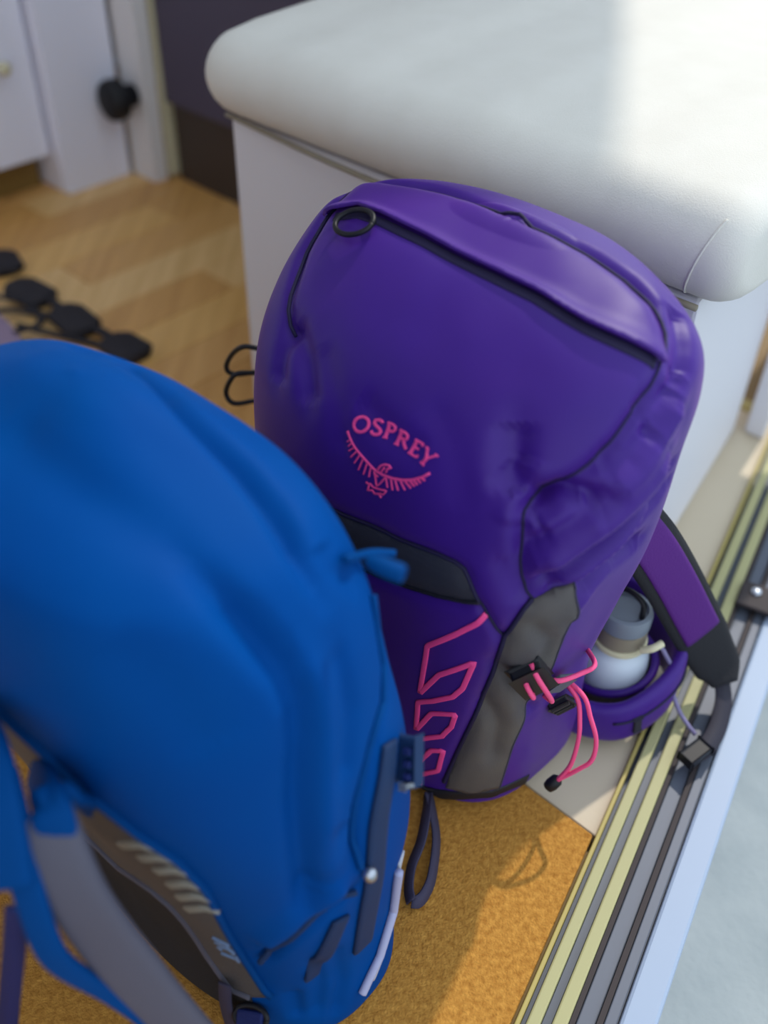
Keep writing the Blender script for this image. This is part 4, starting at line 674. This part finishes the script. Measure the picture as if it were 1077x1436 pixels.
# bottle
bt = thing('water_bottle', 'white water bottle with grey cap in the side pocket of the purple backpack', 'bottle', bot_foot)
HB = (BOT_TOP[2]-.012)/bot_ax[2]
lathe('bottle_body', bot_foot, bot_ax, [(.026, 0), (.0315, .003), (.0325, .01), (.0325, HB-.072), (.0315, HB-.060), (.028, HB-.051), (.0225, HB-.046), (.0225, HB-.042)], 'bottle', bt, 36)
lathe('neck_ring', bot_foot, bot_ax, [(.0235, HB-.044), (.0262, HB-.043), (.0262, HB-.039), (.0235, HB-.038)], 'ivory', bt, 32)
lathe('neck_band', bot_foot, bot_ax, [(.0225, HB-.038), (.0240, HB-.037), (.0240, HB-.020), (.0225, HB-.019)], 'taupe', bt, 32)
cap = lathe('cap', bot_foot, bot_ax, [(.0225, HB-.019), (.0245, HB-.018), (.0250, HB-.004), (.0235, HB), (.020, HB+.001), (.020, HB-.003), (.002, HB-.003)], 'cap', bt, 32)
ct = bot_foot + bot_ax*(HB+.001)
tube('carry_loop', [ct+RV*.016-bot_ax*.003, ct+RV*.014+bot_ax*.014, ct+bot_ax*.020, ct-RV*.014+bot_ax*.014, ct-RV*.016-bot_ax*.003], .0028, 'black_plastic', cap, 40)
tube('clip', [bot_foot+bot_ax*(HB-.03)+RV*.0275-NV*.010, bot_foot+bot_ax*(HB-.024)+RV*.036-NV*.006, bot_foot+bot_ax*(HB-.022)+RV*.040+NV*.004], .0038, 'ivory', bt, 20)

# ---------------------------------------------------------------- blue backpack
LB.crease([(TR['b_groove'], .0120, .0085), (TR['b_fold'][:26], .0035, .016), (TR['b_fold'][24:], .0120, .010), (TR['b_ridge'], -.008, .014), (TR['b_pipe'], .003, .005), (TR['b_gap'], .004, .006), (TR['b_hem'], .009, .006), (TR['b_hem_up'], -.006, .011)]
          + [(TR['bfold%d' % i], d, w) for i, d, w in ((3, .003, .012), (4, .004, .01), (5, .005, .007), (6, .005, .007), (7, .005, .007), (8, .003, .02), (9, .003, .008))], cloth_noise(.0026, 9, 11))
blu = thing('blue_backpack', 'large bright blue backpack in the foreground with grey mesh back', 'backpack', rk(-.42, .26))
body('body', LB, 'blue', blu)
on_patch('back_yoke', LB, 'b_yoke', .0020, 'back_mesh', blu)
on_patch('handle_gap', LB, 'b_gappatch', .0012, 'black_mesh', blu)
on_patch('back_panel', LB, 'b_black', .0016, 'black_mesh', blu, ds=.1, dv=.004)
on_tube('piping', LB, 'b_B', .0026, 'foam', blu, .002)
on_tube('binding', LB, 'b_A', .0030, 'blue_trim', blu, .001)
for i, sv in enumerate(TR['b_ribs']): on_ribbon('rib', LB, sv, .0068, .0022, 'pale_rib', blu, .0018, 14)  # pale strips painting the bright streaks of light on the yoke
# small printed mark on the yoke
t0, t1 = np.array(TR['b_text'])
mid = LB.P(*t0, .0026); e1 = LB.P(*t1, .0026)-mid; ln = np.linalg.norm(e1); e1 /= ln; nrm = LB.N(*t0); e2 = np.cross(nrm, e1)
bm = bmesh.new()
def gl(pts, x0, hgt=.013, wdt=.010):
    P = [mid + e1*(x0+p[0]*wdt) + e2*(p[1]-.5)*hgt for p in pts]; P = resample(np.array(P), 14)
    sweep_bm(bm, P, nrm, [(-.0011, -.0035), (-.0011, .0008), (.0011, .0008), (.0011, -.0035)])
gl([(0, 0), (.4, 1), (.8, 0)], 0); gl([(.15, .4), (.65, .4)], 0)
gl([(.8, .85), (.5, 1), (.1, .8), (0, .5), (.1, .2), (.5, 0), (.8, .15)], .011)
gl([(0, 1), (.8, 1)], .022); gl([(.4, 1), (.4, 0)], .022)
link('printed_mark', me_from(bm), 'print_blue', blu)
on_tube('piping', LB, 'b_pipe', .0024, 'blue_trim', blu, .002)
on_tube('hem', LB, 'b_hem', .0024, 'blue_web', blu, .0045)
on_ribbon('compression_strap', LB, 'b_strap1', .019, .0020, 'blue_web', blu, .0015)
on_ribbon('compression_strap', LB, 'b_strap2', .014, .0018, 'blue_web', blu, .0015)
bb = np.array(TR['b_buckle']); bu = bb[1]-bb[0]; bk = slab('side_buckle', bb.mean(0), bu, RV-NV*.0, .030, .017, .007, 'blue_web', blu, .002)
bun = bu/np.linalg.norm(bu); bw = np.cross(bun, RV); bw /= np.linalg.norm(bw)
for k in (-.008, 0, .008): slab('prong', bb.mean(0)+bun*k+RV*.004, bun, bw, .003, .015, .004, 'navy', bk, .0006)
slab('bar', bb[1]+RV*.002, bw, bun, .018, .004, .004, 'steel', bk, .001)
tg = np.array(TR['b_toggle']); lathe('cord_toggle', tg[0], tg[1]-tg[0], [(.002, 0), (.0045, .002), (.0048, .008), (.003, .011)], 'steel', blu, 14)
on_tube('rim_piping', LB, 'b_rim', .0034, 'lilac', blu, .003)
bm = bmesh.new(); on_ribbon_bm(bm, LB, [(a, b-.012) for a, b in TR['b_rim']], .012, .0012, .0005, 40); link('rim_mesh', me_from(bm), 'white_mesh', blu)
zt = np.array(TR['b_ziptoggle']); tube('zip_cord', zt[:3], .0026, 'blue_trim', blu, 24)
lathe('zip_toggle', zt[4], zt[3]-zt[4], [(.003, -.004), (.0046, 0), (.0054, .004), (.0056, np.linalg.norm(zt[3]-zt[4])-.002), (.0048, np.linalg.norm(zt[3]-zt[4])), (.003, np.linalg.norm(zt[3]-zt[4])-.001)], 'blue_trim', blu, 18)
# shoulder strap: grey foam with blue edges, hanging in front of the back
cv = np.array([0, -.62, .78])
fs = strap('shoulder_strap', TR['b_foam'], .034, .012, 'foam', blu, normal=cv, prof=pad(.034, .014), taper=([0, .4, .7, 1], [.9, 1.0, .8, .55]))
strap('strap_edge', TR['b_edge_l'], .011, .008, 'blue_trim', fs, normal=cv, prof=pad(.0145, .008), taper=([0, .3, .5, .8, 1], [1.3, 1.1, .7, .9, 1.1]))
strap('strap_edge', TR['b_edge_r'], .006, .006, 'blue_trim', fs, normal=cv, prof=pad(.007, .006))
strap('load_lifter', TR['b_wrap'], .020, .009, 'blue_trim', blu, normal=cv, prof=pad(.020, .009), taper=([0, .6, 1], [1, 1, .6]))
strap('load_lifter', TR['b_wrap2'], .026, .010, 'blue_trim', blu, normal=cv, prof=pad(.022, .009))
strap('outer_strap', TR['b_outer'], .026, .012, 'blue_trim', blu, normal=cv, prof=pad(.026, .012), taper=([0, .3, 1], [.45, 1, 1]))
strap('strap_webbing', TR['b_web'], .012, .002, 'navy', blu, normal=(.2, -.6, .78), prof=flat(.013, .002))
strap('strap_webbing', TR['b_darkweb'], .010, .002, 'webbing', blu, normal=-NV*.8+RV*.3+np.array([0, 0, .3]), prof=flat(.010, .002))
rr = np.array(TR['b_ring']); u = rr[2]-rr[1]; u /= np.linalg.norm(u); v = np.cross(cv, u); v /= np.linalg.norm(v)
slab('lower_buckle', rr[0]-v*.006, u, v, .022, .022, .006, 'navy', blu, .002)
torus_at('buckle_ring', rr[0], u, v, .013, .008, .0022, 'black_plastic', blu)

# ---------------------------------------------------------------- sandal on the oak floor
def sandal():
    c = rk(-1.375, .585, -.007)
    t = thing('sandal', 'black strapped sandal with lilac footbed lying on the wooden floor', 'sandal', c)
    out = []
    for i in range(28):
        a = 2*math.pi*i/28; x, y = .135*math.cos(a), (.042+.006*math.cos(a))*math.sin(a)
        out.append(rk(-1.315 + x*.94 + y*.34, .545 - x*.34*.35 + y*.94))
    prism('sole', out, -.0075, .012, 'knob', t, .003)
    inner = [rk(-1.315, .545) + (p - rk(-1.315, .545))*.95 for p in out]
    prism('footbed', inner, .0122, .020, 'sandal_sole', t, .003)
    def lie(pts, w, h=.004): return strap('strap', [rk(*p) for p in pts], w, h, 'sandal_strap', t, prof=pad(w, h))
    lie([(-1.47, .575, .022), (-1.40, .600, .014), (-1.36, .640, .004), (-1.30, .640, .0), (-1.262, .610, .012), (-1.25, .570, .022)], .012)
    lie([(-1.345, .592, .010), (-1.33, .625, .004), (-1.29, .655, -.003), (-1.25, .662, -.004)], .014)
    lie([(-1.27, .585, .020), (-1.22, .625, .006), (-1.18, .655, -.003), (-1.13, .668, -.004)], .014)
    lie([(-1.455, .568, .020), (-1.47, .62, .004), (-1.485, .68, -.003)], .014)
    for R, k, az, l in ((-1.372, .668, -38, .085), (-1.250, .668, -48, .085), (-1.130, .676, -40, .070), (-1.490, .690, -60, .07)):
        u = np.array([math.cos(math.radians(az)), math.sin(math.radians(az)), 0]); c0 = rk(R, k, .002)
        strap('strap_pad', [c0-u*l/2, c0-u*l/4, c0, c0+u*l/4, c0+u*l/2], .060, .016, 'sandal_strap', t, prof=pad(.060, .016), taper=([0, .15, .85, 1], [.6, 1, 1, .6]))
    lie([(-1.372, .668, .0), (-1.315, .674, .004), (-1.250, .668, .0), (-1.19, .676, .004), (-1.130, .676, 0)], .016)

sandal()
# latch bracket on the track at the right edge
brk = thing('track_bracket', 'dark bracket with a pale bolt fixed over the door track', 'bracket', tq(.885, .0, 0))
tqbox('plate', -.0145, .040, .0045, .010, 'rail_dark', brk, .855, .895, .002)
lathe('bolt', tq(.880, .002, .0095), (0, 0, 1), [(.006, 0), (.006, .003), (.004, .005)], 'steel', brk, 16)
